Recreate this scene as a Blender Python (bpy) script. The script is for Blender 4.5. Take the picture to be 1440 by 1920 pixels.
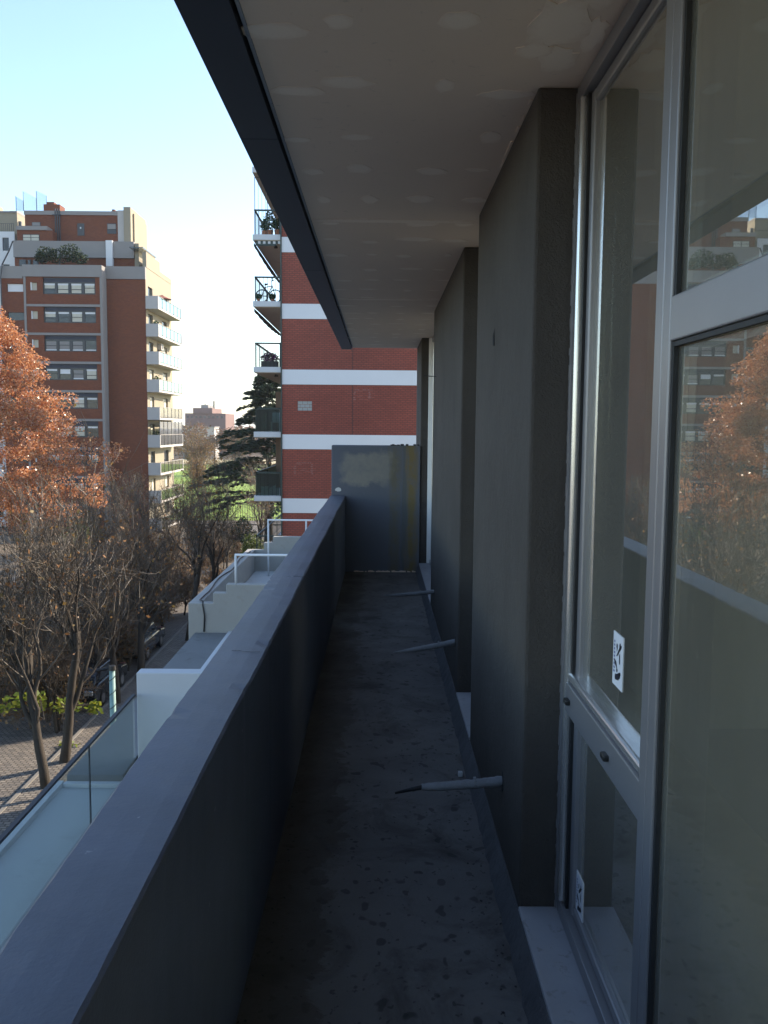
import bpy, math, random
import numpy as np
from mathutils import Vector, Matrix

for o in list(bpy.data.objects): bpy.data.objects.remove(o)
scene = bpy.context.scene
col = scene.collection
R = math.radians

# ------------------------------------------------------------------ camera
E = 10.5                      # eye height above the street
FPX = 1660.0                  # focal length in pixels of the 1440x1920 photograph
yw = Vector(((712-720)/FPX, (960-803)/FPX, -1)).normalized()
zw = Vector((0.0843, 10.57, 1.0)).normalized()
xw = yw.cross(zw).normalized(); zw = xw.cross(yw).normalized()
M3 = Matrix((xw, yw, zw))
cam_data = bpy.data.cameras.new('camera')
cam_data.sensor_fit = 'VERTICAL'; cam_data.sensor_height = 36.0; cam_data.sensor_width = 27.0
cam_data.lens = 36.0*FPX/1920.0
cam_data.clip_start = 0.05; cam_data.clip_end = 6000
cam = bpy.data.objects.new('camera', cam_data); col.objects.link(cam)
cam.matrix_world = Matrix.Translation((0, 0, E)) @ M3.to_4x4()
scene.camera = cam

# ------------------------------------------------------------------ sky, sun, exposure
SUN_AZ, SUN_EL = R(60), R(27)          # azimuth measured from +Y (down the balcony) towards +X
world = bpy.data.worlds.new('World'); scene.world = world; world.use_nodes = True
nt = world.node_tree; nt.nodes.clear()
sky = nt.nodes.new('ShaderNodeTexSky'); sky.sky_type = 'NISHITA'; sky.sun_disc = False
sky.sun_elevation = SUN_EL; sky.sun_rotation = SUN_AZ
sky.air_density = 1.0; sky.dust_density = 0.6; sky.ozone_density = 1.4; sky.altitude = 20
bg = nt.nodes.new('ShaderNodeBackground'); bg.inputs[1].default_value = 0.15
wo = nt.nodes.new('ShaderNodeOutputWorld')
nt.links.new(sky.outputs[0], bg.inputs[0]); nt.links.new(bg.outputs[0], wo.inputs[0])
sd = bpy.data.lights.new('sun', 'SUN'); sd.energy = 4.2; sd.angle = R(0.5); sd.color = (1.0, 0.86, 0.68)
sun = bpy.data.objects.new('sun', sd); col.objects.link(sun)
sdir = Vector((math.sin(SUN_AZ)*math.cos(SUN_EL), math.cos(SUN_AZ)*math.cos(SUN_EL), math.sin(SUN_EL)))
sun.rotation_euler = sdir.to_track_quat('Z', 'Y').to_euler(); sun.location = (30, 60, 60)
vs = scene.view_settings
vs.view_transform = 'Standard'; vs.look = 'None'; vs.exposure = 1.42; vs.gamma = 1.0; vs.use_curve_mapping = False
scene.cycles.max_bounces = 8; scene.cycles.diffuse_bounces = 4; scene.cycles.glossy_bounces = 4
scene.cycles.transparent_max_bounces = 12; scene.cycles.transmission_bounces = 6

# ------------------------------------------------------------------ helpers
def P(px, py, Y):
    """point of the place at distance Y down the street that the photograph shows at pixel px, py"""
    w = M3 @ Vector(((px-720)/FPX, (960-py)/FPX, -1))
    t = Y/w.y
    return Vector((w.x*t, Y, E+w.z*t))

ORG = {}
class MB:
    def __init__(s): s.v = []; s.f = []; s.m = []; s.cur = 0
    def quad(s, a, b, c, d):
        n = len(s.v); s.v += [tuple(a), tuple(b), tuple(c), tuple(d)]; s.f.append((n, n+1, n+2, n+3)); s.m.append(s.cur); return s
    def poly(s, pts):
        n = len(s.v); s.v += [tuple(p) for p in pts]; s.f.append(tuple(range(n, n+len(pts)))); s.m.append(s.cur); return s
    def box(s, x0, x1, y0, y1, z0, z1):
        n = len(s.v)
        s.v += [(x0,y0,z0),(x1,y0,z0),(x1,y1,z0),(x0,y1,z0),(x0,y0,z1),(x1,y0,z1),(x1,y1,z1),(x0,y1,z1)]
        for f in ((0,3,2,1),(4,5,6,7),(0,1,5,4),(1,2,6,5),(2,3,7,6),(3,0,4,7)):
            s.f.append(tuple(n+i for i in f)); s.m.append(s.cur)
        return s
    def prism(s, prof, axis, a0, a1):
        """closed profile swept along an axis; prof in the two other axes, in order"""
        def pt(p, a):
            return {'x': (a, p[0], p[1]), 'y': (p[0], a, p[1]), 'z': (p[0], p[1], a)}[axis]
        n = len(s.v); k = len(prof)
        s.v += [pt(p, a0) for p in prof] + [pt(p, a1) for p in prof]
        for i in range(k):
            j = (i+1) % k; s.f.append((n+i, n+j, n+k+j, n+k+i)); s.m.append(s.cur)
        s.f.append(tuple(n+i for i in reversed(range(k)))); s.f.append(tuple(n+k+i for i in range(k))); s.m += [s.cur]*2
        return s
    def tube(s, pts, rad, sides=6, cap=True):
        pts = [Vector(p) for p in pts]
        if not isinstance(rad, (list, tuple)): rad = [rad]*len(pts)
        n = len(s.v); k = len(pts); prev = None
        for i, p in enumerate(pts):
            d = (pts[min(i+1, k-1)]-pts[max(i-1, 0)])
            if d.length < 1e-9: d = Vector((0,0,1))
            d.normalize()
            if prev is None:
                u = d.cross(Vector((0,0,1)) if abs(d.z) < 0.9 else Vector((1,0,0))).normalized()
            else:
                u = (prev-d*prev.dot(d)); u = u.normalized() if u.length > 1e-6 else d.orthogonal().normalized()
            prev = u; w = d.cross(u)
            for j in range(sides):
                a = 2*math.pi*j/sides; q = p+(u*math.cos(a)+w*math.sin(a))*rad[i]
                s.v.append((q.x, q.y, q.z))
        for i in range(k-1):
            for j in range(sides):
                j2 = (j+1) % sides
                s.f.append((n+i*sides+j, n+i*sides+j2, n+(i+1)*sides+j2, n+(i+1)*sides+j)); s.m.append(s.cur)
        if cap:
            s.f.append(tuple(n+j for j in reversed(range(sides)))); s.f.append(tuple(n+(k-1)*sides+j for j in range(sides))); s.m += [s.cur]*2
        return s
    def build(s, name, mats, parent=None, bevel=0, smooth=False, org=None, segs=2):
        v = np.array(s.v, dtype=float)
        if org is None:
            lo, hi = v.min(0), v.max(0); org = Vector(((lo[0]+hi[0])/2, (lo[1]+hi[1])/2, lo[2]))
        v = v-np.array(org)
        me = bpy.data.meshes.new(name); me.from_pydata(v.tolist(), [], s.f)
        if not isinstance(mats, (list, tuple)): mats = [mats]
        for m in mats: me.materials.append(m)
        if len(mats) > 1: me.polygons.foreach_set('material_index', s.m)
        if smooth: me.polygons.foreach_set('use_smooth', [True]*len(me.polygons))
        me.validate(); me.update()
        o = bpy.data.objects.new(name, me); col.objects.link(o)
        ORG[o] = Vector(org)
        if parent is not None:
            o.parent = parent; o.location = ORG[o]-ORG[parent]
        else: o.location = org
        if bevel:
            b = o.modifiers.new('bevel', 'BEVEL'); b.width = bevel; b.segments = segs; b.limit_method = 'ANGLE'; b.angle_limit = R(40)
            b.harden_normals = False
        return o
def tag(o, label=None, cat=None, group=None, kind=None):
    if label: o['label'] = label
    if cat: o['category'] = cat
    if group: o['group'] = group
    if kind: o['kind'] = kind
    return o
def thing(name, loc, label, cat, group=None):
    o = bpy.data.objects.new(name, None); col.objects.link(o); o.location = loc; o.empty_display_size = 0.3
    ORG[o] = Vector(loc); return tag(o, label, cat, group)
def box(name, b, mat, parent=None, bevel=0): return MB().box(*b).build(name, mat, parent, bevel)
def copy_tree(o, loc, rz=0, sc=1.0, label=None):
    c = o.copy(); col.objects.link(c); c.location = loc; c.rotation_euler = (0, 0, rz)
    c.scale = (sc, sc, sc) if not isinstance(sc, tuple) else sc
    if label: c['label'] = label
    for ch in list(o.children):
        k = ch.copy(); col.objects.link(k); k.parent = c
        for g in list(ch.children):
            h = g.copy(); col.objects.link(h); h.parent = k
    return c
def holes_wall(mb, us, zs, holes, f, depth):
    """wall face with rectangular openings: f(u, w, z) maps to the world, w = distance into the wall"""
    U = sorted(set([us[0], us[1]]+[h[0] for h in holes]+[h[1] for h in holes]))
    Z = sorted(set([zs[0], zs[1]]+[h[2] for h in holes]+[h[3] for h in holes]))
    U = [u for u in U if us[0] <= u <= us[1]]; Z = [z for z in Z if zs[0] <= z <= zs[1]]
    for i in range(len(U)-1):
        for j in range(len(Z)-1):
            um, zm = (U[i]+U[i+1])/2, (Z[j]+Z[j+1])/2
            if any(h[0] < um < h[1] and h[2] < zm < h[3] for h in holes): continue
            mb.quad(f(U[i],0,Z[j]), f(U[i+1],0,Z[j]), f(U[i+1],0,Z[j+1]), f(U[i],0,Z[j+1]))
    for (a, b, c, d) in holes:
        mb.quad(f(a,0,c), f(a,0,d), f(a,depth,d), f(a,depth,c)); mb.quad(f(b,0,c), f(b,depth,c), f(b,depth,d), f(b,0,d))
        mb.quad(f(a,0,c), f(a,depth,c), f(b,depth,c), f(b,0,c)); mb.quad(f(a,0,d), f(b,0,d), f(b,depth,d), f(a,depth,d))
        mb.quad(f(a,depth,c), f(b,depth,c), f(b,depth,d), f(a,depth,d))
    return mb

# ------------------------------------------------------------------ materials
class NT:
    def __init__(s, name):
        s.mat = bpy.data.materials.new(name); s.mat.use_nodes = True; s.t = s.mat.node_tree
        s.b = s.t.nodes['Principled BSDF']; s.out = s.t.nodes['Material Output']
        s.co = s.n('ShaderNodeTexCoord')
    def n(s, typ, **kw):
        x = s.t.nodes.new(typ)
        for k, v in kw.items():
            if k.startswith('i_'):
                key = k[2:]; x.inputs[int(key) if key.isdigit() else key.replace('_', ' ')].default_value = v
            else: setattr(x, k, v)
        return x
    def l(s, a, b): s.t.links.new(a, b)
    def noise(s, scale, detail=6, rough=0.6, vec=None, dist=0.0):
        x = s.n('ShaderNodeTexNoise'); x.inputs['Scale'].default_value = scale; x.inputs['Detail'].default_value = detail
        x.inputs['Roughness'].default_value = rough; x.inputs['Distortion'].default_value = dist
        s.l(vec or s.co.outputs['Object'], x.inputs['Vector']); return x.outputs[0]
    def ramp(s, fac, a, b, ca=(0,0,0,1), cb=(1,1,1,1)):
        r = s.n('ShaderNodeValToRGB'); r.color_ramp.elements[0].position = a; r.color_ramp.elements[1].position = b
        r.color_ramp.elements[0].color = ca; r.color_ramp.elements[1].color = cb; s.l(fac, r.inputs[0]); return r.outputs[0]
    def mix(s, fac, a, b, mode='MIX'):
        m = s.n('ShaderNodeMix', data_type='RGBA', blend_type=mode)
        for v, i in ((fac, 0), (a, 6), (b, 7)):
            if hasattr(v, 'default_value') or hasattr(v, 'is_linked'): s.l(v, m.inputs[i])
            else: m.inputs[i].default_value = v if i == 0 else (v if len(v) == 4 else (*v, 1))
        return m.outputs[2]
    def math(s, op, a, b=0.0, clamp=False):
        m = s.n('ShaderNodeMath', operation=op, use_clamp=clamp)
        for v, i in ((a, 0), (b, 1)):
            if hasattr(v, 'is_linked'): s.l(v, m.inputs[i])
            else: m.inputs[i].default_value = v
        return m.outputs[0]
    def color(s, v): s.l(v, s.b.inputs['Base Color'])
    def bump(s, h, strength=0.3, dist=0.01):
        b = s.n('ShaderNodeBump'); b.inputs['Strength'].default_value = strength; b.inputs['Distance'].default_value = dist
        s.l(h, b.inputs['Height']); s.l(b.outputs[0], s.b.inputs['Normal'])
    def rough(s, v):
        if hasattr(v, 'is_linked'): s.l(v, s.b.inputs['Roughness'])
        else: s.b.inputs['Roughness'].default_value = v
    def sep(s):
        x = s.n('ShaderNodeSeparateXYZ'); s.l(s.co.outputs['Object'], x.inputs[0]); return x.outputs
def lighter(c, k): return tuple(min(1, v*k) for v in c)
def pm(name, c, var=0.25, scale=3.0, rough=0.6, bump=0.15, bscale=60, bdist=0.004, metallic=0.0, dirt=None, spec=0.5):
    s = NT(name)
    a, b = lighter(c, 1-var), lighter(c, 1+var)
    cl = s.mix(s.noise(scale, 8, 0.62), a, b)
    if dirt:
        cl = s.mix(s.ramp(s.noise(scale*2.7, 10, 0.7, dist=0.6), 0.56, 0.72), cl, dirt)
    s.color(cl); s.rough(rough); s.b.inputs['Metallic'].default_value = metallic
    s.b.inputs['Specular IOR Level'].default_value = spec
    if bump: s.bump(s.noise(bscale, 5, 0.6), bump, bdist)
    return s.mat
def brick_mat(name, c1, c2, mortar, bw=0.24, bh=0.075, ms=0.012, var=0.3, bump=0.4):
    s = NT(name); x, y, z = s.sep()
    cv = s.n('ShaderNodeCombineXYZ'); s.l(s.math('ADD', x, y), cv.inputs[0]); s.l(z, cv.inputs[1])
    t = s.n('ShaderNodeTexBrick'); s.l(cv.outputs[0], t.inputs['Vector'])
    t.inputs['Scale'].default_value = 1.0; t.inputs['Brick Width'].default_value = bw; t.inputs['Row Height'].default_value = bh
    t.inputs['Mortar Size'].default_value = ms; t.inputs['Mortar Smooth'].default_value = 0.2; t.inputs['Bias'].default_value = 0.0
    t.inputs['Color1'].default_value = (*c1, 1); t.inputs['Color2'].default_value = (*c2, 1); t.inputs['Mortar'].default_value = (*mortar, 1)
    st = s.n('ShaderNodeMapping'); s.l(s.co.outputs['Object'], st.inputs[0]); st.inputs['Scale'].default_value = (0.6, 0.6, 1.0)
    n1 = s.noise(0.45, 6, 0.6, st.outputs[0]); n2 = s.noise(6, 4, 0.6)
    k = s.mix(n1, (1-var,)*3, (1+var,)*3); k2 = s.mix(n2, (0.85,)*3, (1.15,)*3)
    s.color(s.mix(1.0, s.mix(1.0, t.outputs[0], k, 'MULTIPLY'), k2, 'MULTIPLY')); s.rough(0.85)
    s.bump(s.math('SUBTRACT', 1.0, t.outputs['Fac']), bump, 0.01); return s.mat
def glass_mat(name, tint, k=1.9, rough=0.0, dust=0.0):
    """clear sheet: Fresnel reflection on the outward faces of the pane, the rest passes with a tint"""
    s = NT(name); s.t.nodes.remove(s.b)
    tr = s.n('ShaderNodeBsdfTransparent'); tr.inputs[0].default_value = (*tint, 1)
    gl = s.n('ShaderNodeBsdfAnisotropic') if False else s.n('ShaderNodeBsdfGlossy'); gl.inputs['Roughness'].default_value = rough
    fr = s.n('ShaderNodeFresnel'); fr.inputs[0].default_value = 1.5
    ge = s.n('ShaderNodeNewGeometry')
    f = s.math('MULTIPLY', s.math('MULTIPLY', fr.outputs[0], k), s.math('SUBTRACT', 1.0, ge.outputs['Backfacing']), True)
    mx = s.n('ShaderNodeMixShader'); s.l(f, mx.inputs[0]); s.l(tr.outputs[0], mx.inputs[1]); s.l(gl.outputs[0], mx.inputs[2])
    last = mx.outputs[0]
    if dust:
        df = s.n('ShaderNodeBsdfDiffuse'); df.inputs[0].default_value = (0.60, 0.57, 0.50, 1)
        m2 = s.n('ShaderNodeMixShader'); s.l(s.math('MULTIPLY', s.math('ADD', 0.6, s.noise(3.0, 7, 0.65)), dust), m2.inputs[0])
        s.l(last, m2.inputs[1]); s.l(df.outputs[0], m2.inputs[2]); last = m2.outputs[0]
    s.l(last, s.out.inputs[0]); return s.mat
def leaf_mat(name, cs, trans=0.4, rough=0.5, spec=0.4):
    s = NT(name)
    g = s.n('ShaderNodeNewGeometry')
    r = s.n('ShaderNodeValToRGB'); r.color_ramp.elements[0].color = (*cs[0], 1); r.color_ramp.elements[1].color = (*cs[-1], 1)
    for i in range(1, len(cs)-1):
        e = r.color_ramp.elements.new(i/(len(cs)-1)); e.color = (*cs[i], 1)
    s.l(g.outputs['Random Per Island'], r.inputs[0])
    s.color(r.outputs[0]); s.rough(rough); s.b.inputs['Specular IOR Level'].default_value = spec
    tl = s.n('ShaderNodeBsdfTranslucent'); s.l(r.outputs[0], tl.inputs[0])
    mx = s.n('ShaderNodeMixShader'); mx.inputs[0].default_value = trans
    s.l(s.b.outputs[0], mx.inputs[1]); s.l(tl.outputs[0], mx.inputs[2]); s.l(mx.outputs[0], s.out.inputs[0]); return s.mat

M = {}
# balcony paint: dark grey over render, scuffed
def paint_render(name, c, streak=0.25):
    s = NT(name)
    st = s.n('ShaderNodeMapping'); s.l(s.co.outputs['Object'], st.inputs[0]); st.inputs['Scale'].default_value = (1.0, 1.0, 0.22)
    a = s.noise(2.2, 8, 0.65); b = s.noise(14, 6, 0.7, st.outputs[0])
    cl = s.mix(s.ramp(a, 0.3, 0.7), lighter(c, 0.76), lighter(c, 1.24)); cl = s.mix(s.math('MULTIPLY', b, streak), cl, lighter(c, 1.45))
    sp = s.ramp(s.noise(55, 3, 0.5), 0.70, 0.74); cl = s.mix(s.math('MULTIPLY', sp, 0.35), cl, lighter(c, 0.45))
    s.color(cl); s.rough(0.75); s.b.inputs['Specular IOR Level'].default_value = 0.3
    h = s.math('ADD', s.noise(190, 4, 0.6), s.math('MULTIPLY', s.noise(20, 6, 0.65), 2.2)); s.bump(h, 0.8, 0.006); return s.mat
M['pier'] = paint_render('dark_grey_render', (0.062, 0.054, 0.047))
def parapet_paint():
    s = NT('parapet_paint'); c = (0.066, 0.074, 0.108)
    cl = s.mix(s.ramp(s.noise(1.5, 9, 0.66), 0.3, 0.7), lighter(c, 0.72), lighter(c, 1.28))
    cl = s.mix(s.math('MULTIPLY', s.ramp(s.noise(5, 9, 0.7, dist=0.4), 0.55, 0.75), 0.35), cl, (0.10, 0.10, 0.10))
    cl = s.mix(s.ramp(s.noise(9, 6, 0.75, dist=1.2), 0.70, 0.73), cl, (0.03, 0.03, 0.032))
    cl = s.mix(s.math('MULTIPLY', s.ramp(s.noise(16, 4, 0.65), 0.69, 0.73), 0.5), cl, (0.38, 0.38, 0.40))
    s.color(cl); s.rough(0.5)
    s.bump(s.math('ADD', s.noise(120, 4, 0.6), s.math('MULTIPLY', s.noise(7, 5, 0.5), 2.0)), 0.3, 0.003); return s.mat
M['parapet'] = parapet_paint()
def floor_mat():
    s = NT('stained_concrete'); c = (0.120, 0.114, 0.112)
    cl = s.mix(s.noise(1.6, 9, 0.62), lighter(c, 0.62), lighter(c, 1.28))
    cl = s.mix(s.math('MULTIPLY', s.ramp(s.noise(2.6, 8, 0.7, dist=0.8), 0.50, 0.66), 0.75), cl, (0.032, 0.028, 0.024))
    st = s.n('ShaderNodeMapping'); s.l(s.co.outputs['Object'], st.inputs[0]); st.inputs['Scale'].default_value = (1.0, 0.8, 1.0)
    cl = s.mix(s.math('MULTIPLY', s.ramp(s.noise(19, 1.2, 0.4, st.outputs[0], 0.0), 0.655, 0.70), 0.75), cl, (0.018, 0.017, 0.017))
    cl = s.mix(s.math('MULTIPLY', s.ramp(s.noise(42, 1.5, 0.5, st.outputs[0]), 0.67, 0.71), 0.7), cl, (0.016, 0.016, 0.016))
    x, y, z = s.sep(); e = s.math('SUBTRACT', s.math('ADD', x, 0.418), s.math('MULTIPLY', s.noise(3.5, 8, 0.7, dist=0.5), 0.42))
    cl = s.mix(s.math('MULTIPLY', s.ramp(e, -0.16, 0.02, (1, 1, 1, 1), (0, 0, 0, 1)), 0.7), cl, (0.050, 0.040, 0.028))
    s.color(cl); s.rough(s.ramp(s.noise(4, 5, 0.6), 0.3, 0.8, (0.5,)*3+(1,), (0.85,)*3+(1,)))
    s.bump(s.math('ADD', s.noise(150, 4, 0.6), s.math('MULTIPLY', s.noise(12, 6, 0.6), 3.0)), 0.35, 0.004); return s.mat
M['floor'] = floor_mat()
def ceil_mat():
    s = NT('bare_plasterboard'); c = (0.76, 0.60, 0.465)
    cl = s.mix(s.noise(1.1, 8, 0.6), lighter(c, 0.86), lighter(c, 1.12))
    x, y, z = s.sep()
    ed = s.ramp(s.math('ADD', x, s.math('MULTIPLY', s.noise(9, 8, 0.75), 0.30)), 0.43, 0.47)
    cl = s.mix(s.math('MULTIPLY', s.ramp(s.noise(26, 6, 0.7, dist=0.5), 0.62, 0.68), 0.25), cl, (0.26, 0.22, 0.18))
    s.color(cl); s.rough(0.9); s.bump(s.noise(90, 5, 0.6), 0.12, 0.003); return s.mat
M['ceil'] = ceil_mat()
def filler_mat():
    s = NT('dried_filler'); base = s.mix(s.noise(1.1, 8, 0.6), lighter((0.74, 0.575, 0.435), 0.86), lighter((0.74, 0.575, 0.435), 1.12))
    g = s.n('ShaderNodeVectorMath', operation='DISTANCE'); mp = s.n('ShaderNodeMapping'); mp.inputs['Scale'].default_value = (1, 1, 0); s.l(s.co.outputs['Generated'], mp.inputs[0]); s.l(mp.outputs[0], g.inputs[0]); g.inputs[1].default_value = (0.5, 0.5, 0.0)
    d = s.math('ADD', g.outputs['Value'], s.math('MULTIPLY', s.math('SUBTRACT', s.noise(30, 6, 0.7), 0.5), 0.5))
    f = s.ramp(d, 0.30, 0.66, (1, 1, 1, 1), (0, 0, 0, 1))
    s.color(s.mix(s.math('MULTIPLY', f, 0.65), base, (0.92, 0.79, 0.66))); s.rough(0.9); s.bump(s.noise(60, 5, 0.6), 0.15, 0.003); return s.mat
M['spackle'] = filler_mat()
M['fascia'] = pm('dark_blue_sheet_metal', (0.013, 0.015, 0.024), 0.2, 3, 0.5, 0.05, 30, 0.002, 0.3)
M['seal'] = pm('black_rubber', (0.012, 0.012, 0.013), 0.2, 10, 0.6, 0)
M['alu'] = pm('grey_aluminium', (0.27, 0.265, 0.275), 0.06, 6, 0.36, 0.03, 200, 0.001, 0.45)
M['alu_bright'] = pm('bright_aluminium', (0.62, 0.61, 0.60), 0.05, 6, 0.22, 0.02, 200, 0.001, 0.75)
M['sill'] = pm('painted_sill', (0.30, 0.30, 0.32), 0.18, 7, 0.7, 0.25, 70, 0.003, 0, (0.16, 0.15, 0.14))
M['cove'] = pm('rough_mortar', (0.085, 0.085, 0.09), 0.4, 9, 0.9, 0.8, 40, 0.008, 0, (0.05, 0.05, 0.05))
M['glass'] = glass_mat('window_glass', (0.86, 0.88, 0.84), 2.7, 0.0, 0.07)
M['rail_glass'] = glass_mat('green_tinted_glass', (0.82, 0.87, 0.85), 1.6)
M['room'] = pm('room_plaster', (0.52, 0.49, 0.42), 0.1, 1, 0.9, 0)
M['room_floor'] = pm('room_floor', (0.40, 0.36, 0.27), 0.2, 2, 0.7, 0)
M['tape'] = pm('grey_wrapping_tape', (0.20, 0.205, 0.22), 0.4, 22, 0.55, 0.6, 45, 0.006, 0, (0.12, 0.11, 0.10))
M['black'] = pm('black_plastic', (0.012, 0.012, 0.012), 0.2, 10, 0.4, 0)
M['white'] = pm('white_paint', (0.53, 0.54, 0.55), 0.06, 1.5, 0.7, 0.15, 40, 0.004)
M['paper'] = pm('white_label_paper', (0.70, 0.71, 0.74), 0.04, 20, 0.5, 0)
M['ink'] = pm('dark_ink', (0.015, 0.016, 0.03), 0.3, 30, 0.5, 0)
M['blueink'] = pm('blue_ink', (0.03, 0.05, 0.22), 0.3, 30, 0.5, 0)

# ================================================================== THE BALCONY
ZF, ZC = E-1.6, E+0.99                 # floor and ceiling of the balcony
XL, XLO, XP, XW = -0.376, -0.543, 0.452, 0.566   # parapet inner / outer face, pier face, window face
ZT = E-0.747                           # parapet top
Y0B, YE = -4.0, 9.8                    # where the balcony begins behind the camera, and its end wall
rng = random.Random(7)

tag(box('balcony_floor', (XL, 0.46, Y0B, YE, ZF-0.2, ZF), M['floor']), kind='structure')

def rough_strip(name, prof, y0, y1, n, mat, amp, seed, keep=()):
    """profile in x, z swept along y with every ring jittered: hand-made edges"""
    r = random.Random(seed); mb = MB(); k = len(prof)
    for i in range(n+1):
        y = y0+(y1-y0)*i/n
        for j, (x, z) in enumerate(prof):
            a = amp[j] if i not in (0, n) else 0
            mb.v.append((x+r.uniform(-a, a), y, z+r.uniform(-a, a)))
    for i in range(n):
        for j in range(k):
            j2 = (j+1) % k
            mb.f.append((i*k+j, i*k+j2, (i+1)*k+j2, (i+1)*k+j)); mb.m.append(0)
    mb.f.append(tuple(reversed(range(k)))); mb.f.append(tuple(n*k+j for j in range(k))); mb.m += [0, 0]
    return mb
# parapet: softly rounded, chipped along the inner arris
c = 0.006
prof = [(XLO, ZF-0.45), (XLO, ZT-c), (XLO+c, ZT), (XLO+0.06, ZT+0.002), (XL-0.05, ZT+0.002), (XL-c, ZT), (XL, ZT-c), (XL, ZF-0.2), (XL, ZF-0.45)]
prof = list(reversed(prof))
mb = rough_strip('parapet_wall', prof, Y0B, YE, 260, None, [0, 0.0, 0.0009, 0.0009, 0.0004, 0.0004, 0.0008, 0.0008, 0], 3)
rk = random.Random(41); kk = len(prof)
for i in range(261):
    y = mb.v[i*kk][1]; wv = 0.0014*math.sin(y*2.1+0.4)+0.0010*math.sin(y*5.3)
    chip = rk.random()
    for j in range(1, kk-1):
        x, yy, z = mb.v[i*kk+j]; mb.v[i*kk+j] = (x+wv, yy, z+0.0012*math.sin(y*3.3+1.0) if z > ZT-0.1 else z)
    if chip < 0.10:       # knocked arris, inner or outer
        for j in ((2, 3) if chip < 0.06 else (6, 7)):
            x, yy, z = mb.v[i*kk+j]; sg = -1 if j < 4 else 1
            mb.v[i*kk+j] = (x+sg*rk.uniform(0.001, 0.004), yy, z-rk.uniform(0.001, 0.004))
pw = mb.build('parapet_wall', M['parapet'])
for (x, y) in ((-0.45, 2.9), (-0.43, 4.4)):
    pts = [(x-0.04+0.014*i, y+rk.uniform(-0.012, 0.012), ZT+0.0026) for i in range(8)]
    MB().tube(pts, 0.0006, 4).build('crack', M['seal'], pw)
tag(pw, 'long grey painted balcony parapet with a flat scuffed top', 'wall')

# end wall with scuffed paint and mustard damp streaks
def end_wall_mat():
    s = NT('damp_stained_paint'); x, y, z = s.sep()
    c = (0.098, 0.106, 0.130)
    cl = s.mix(s.noise(2.5, 8, 0.6), lighter(c, 0.85), lighter(c, 1.15))
    nz = s.noise(5, 8, 0.65); nn = s.math('MULTIPLY', s.math('SUBTRACT', nz, 0.5), 0.35)
    def band(v, c0, w):       # 1 inside |v-c0| < w with a ragged edge
        d = s.math('ABSOLUTE', s.math('SUBTRACT', s.math('ADD', v, nn), c0)); return s.ramp(d, w*0.75, w*1.1, (1,1,1,1), (0,0,0,1))
    patch = s.math('MULTIPLY', band(x, -0.10, 0.28), band(z, 1.36, 0.17))
    cl = s.mix(s.math('MULTIPLY', patch, s.math('ADD', 0.25, s.math('MULTIPLY', s.noise(11, 6, 0.7), 1.3)), True), cl, (0.21, 0.20, 0.175))
    sx = s.n('ShaderNodeMapping'); s.l(s.co.outputs['Object'], sx.inputs[0]); sx.inputs['Scale'].default_value = (1, 1, 0.13)
    ns = s.noise(16, 6, 0.6, sx.outputs[0]); nq = s.math('MULTIPLY', s.math('SUBTRACT', ns, 0.5), 0.16)
    def streak(c0, w):
        d = s.math('ABSOLUTE', s.math('SUBTRACT', s.math('ADD', x, nq), c0)); return s.ramp(d, w*0.3, w, (1,1,1,1), (0,0,0,1))
    low = s.ramp(z, 0.05, 0.55)
    f1 = s.math('MULTIPLY', streak(0.21, 0.075), s.math('MULTIPLY', s.math('ADD', 0.4, s.math('MULTIPLY', ns, 1.1)), s.ramp(s.noise(8, 6, 0.7), 0.24, 0.54)), True)
    f2 = s.math('MULTIPLY', streak(0.393, 0.085), s.math('MULTIPLY', s.math('ADD', 0.5, s.math('MULTIPLY', ns, 1.1)), s.ramp(s.noise(7, 6, 0.7), 0.22, 0.52)), True)
    cl = s.mix(s.math('MULTIPLY', f1, 0.55), cl, (0.13, 0.10, 0.026)); cl = s.mix(s.math('MULTIPLY', f2, 0.8), cl, (0.17, 0.115, 0.02))
    cl = s.mix(s.math('MULTIPLY', streak(0.31, 0.03), 0.35), cl, (0.06, 0.07, 0.04))
    dg = s.math('ADD', s.math('POWER', s.math('MULTIPLY', s.math('ADD', x, 0.416), 22), 2.0), s.math('POWER', s.math('MULTIPLY', s.math('SUBTRACT', z, 1.12), 30), 2.0))
    cl = s.mix(s.ramp(s.math('ADD', dg, s.noise(40, 4, 0.6)), 0.9, 1.05, (1,1,1,1), (0,0,0,1)), cl, (0.6, 0.6, 0.58))
    s.color(cl); s.rough(0.6); s.bump(s.noise(60, 5, 0.65), 0.25, 0.004); return s.mat
M['endwall'] = end_wall_mat()
ew = rough_strip('end_wall', [(-0.53, ZF-0.2), (XP, ZF-0.2), (XP, E-0.19), (-0.53, E-0.19)], YE, YE+0.24, 2, None, [0,0,0,0], 1).build('end_wall', M['endwall'], bevel=0.008)
tag(ew, 'low grey end wall with scuffed patch and mustard damp streaks', 'wall')
# efflorescence line along the foot of the end wall
mb = MB(); n = 40
for i in range(n):
    x0 = XL+0.10+(0.70)*i/n; h = rng.uniform(0.002, 0.012)
    if rng.random() < 0.8: mb.box(x0, x0+0.70/n, YE-0.012-h*0.5, YE+0.002, ZF+0.001, ZF+0.006+h)
mb.build('mortar_crumbs', M['spackle'], ew)
mb = MB()
for i in range(16):
    x0 = rng.uniform(0.12, 0.43); s_ = rng.uniform(0.006, 0.02)
    mb.box(x0, x0+s_*1.6, YE+0.03, YE+0.03+s_, E-0.19, E-0.19+s_)
mb.build('debris', M['black'], ew)

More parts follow.
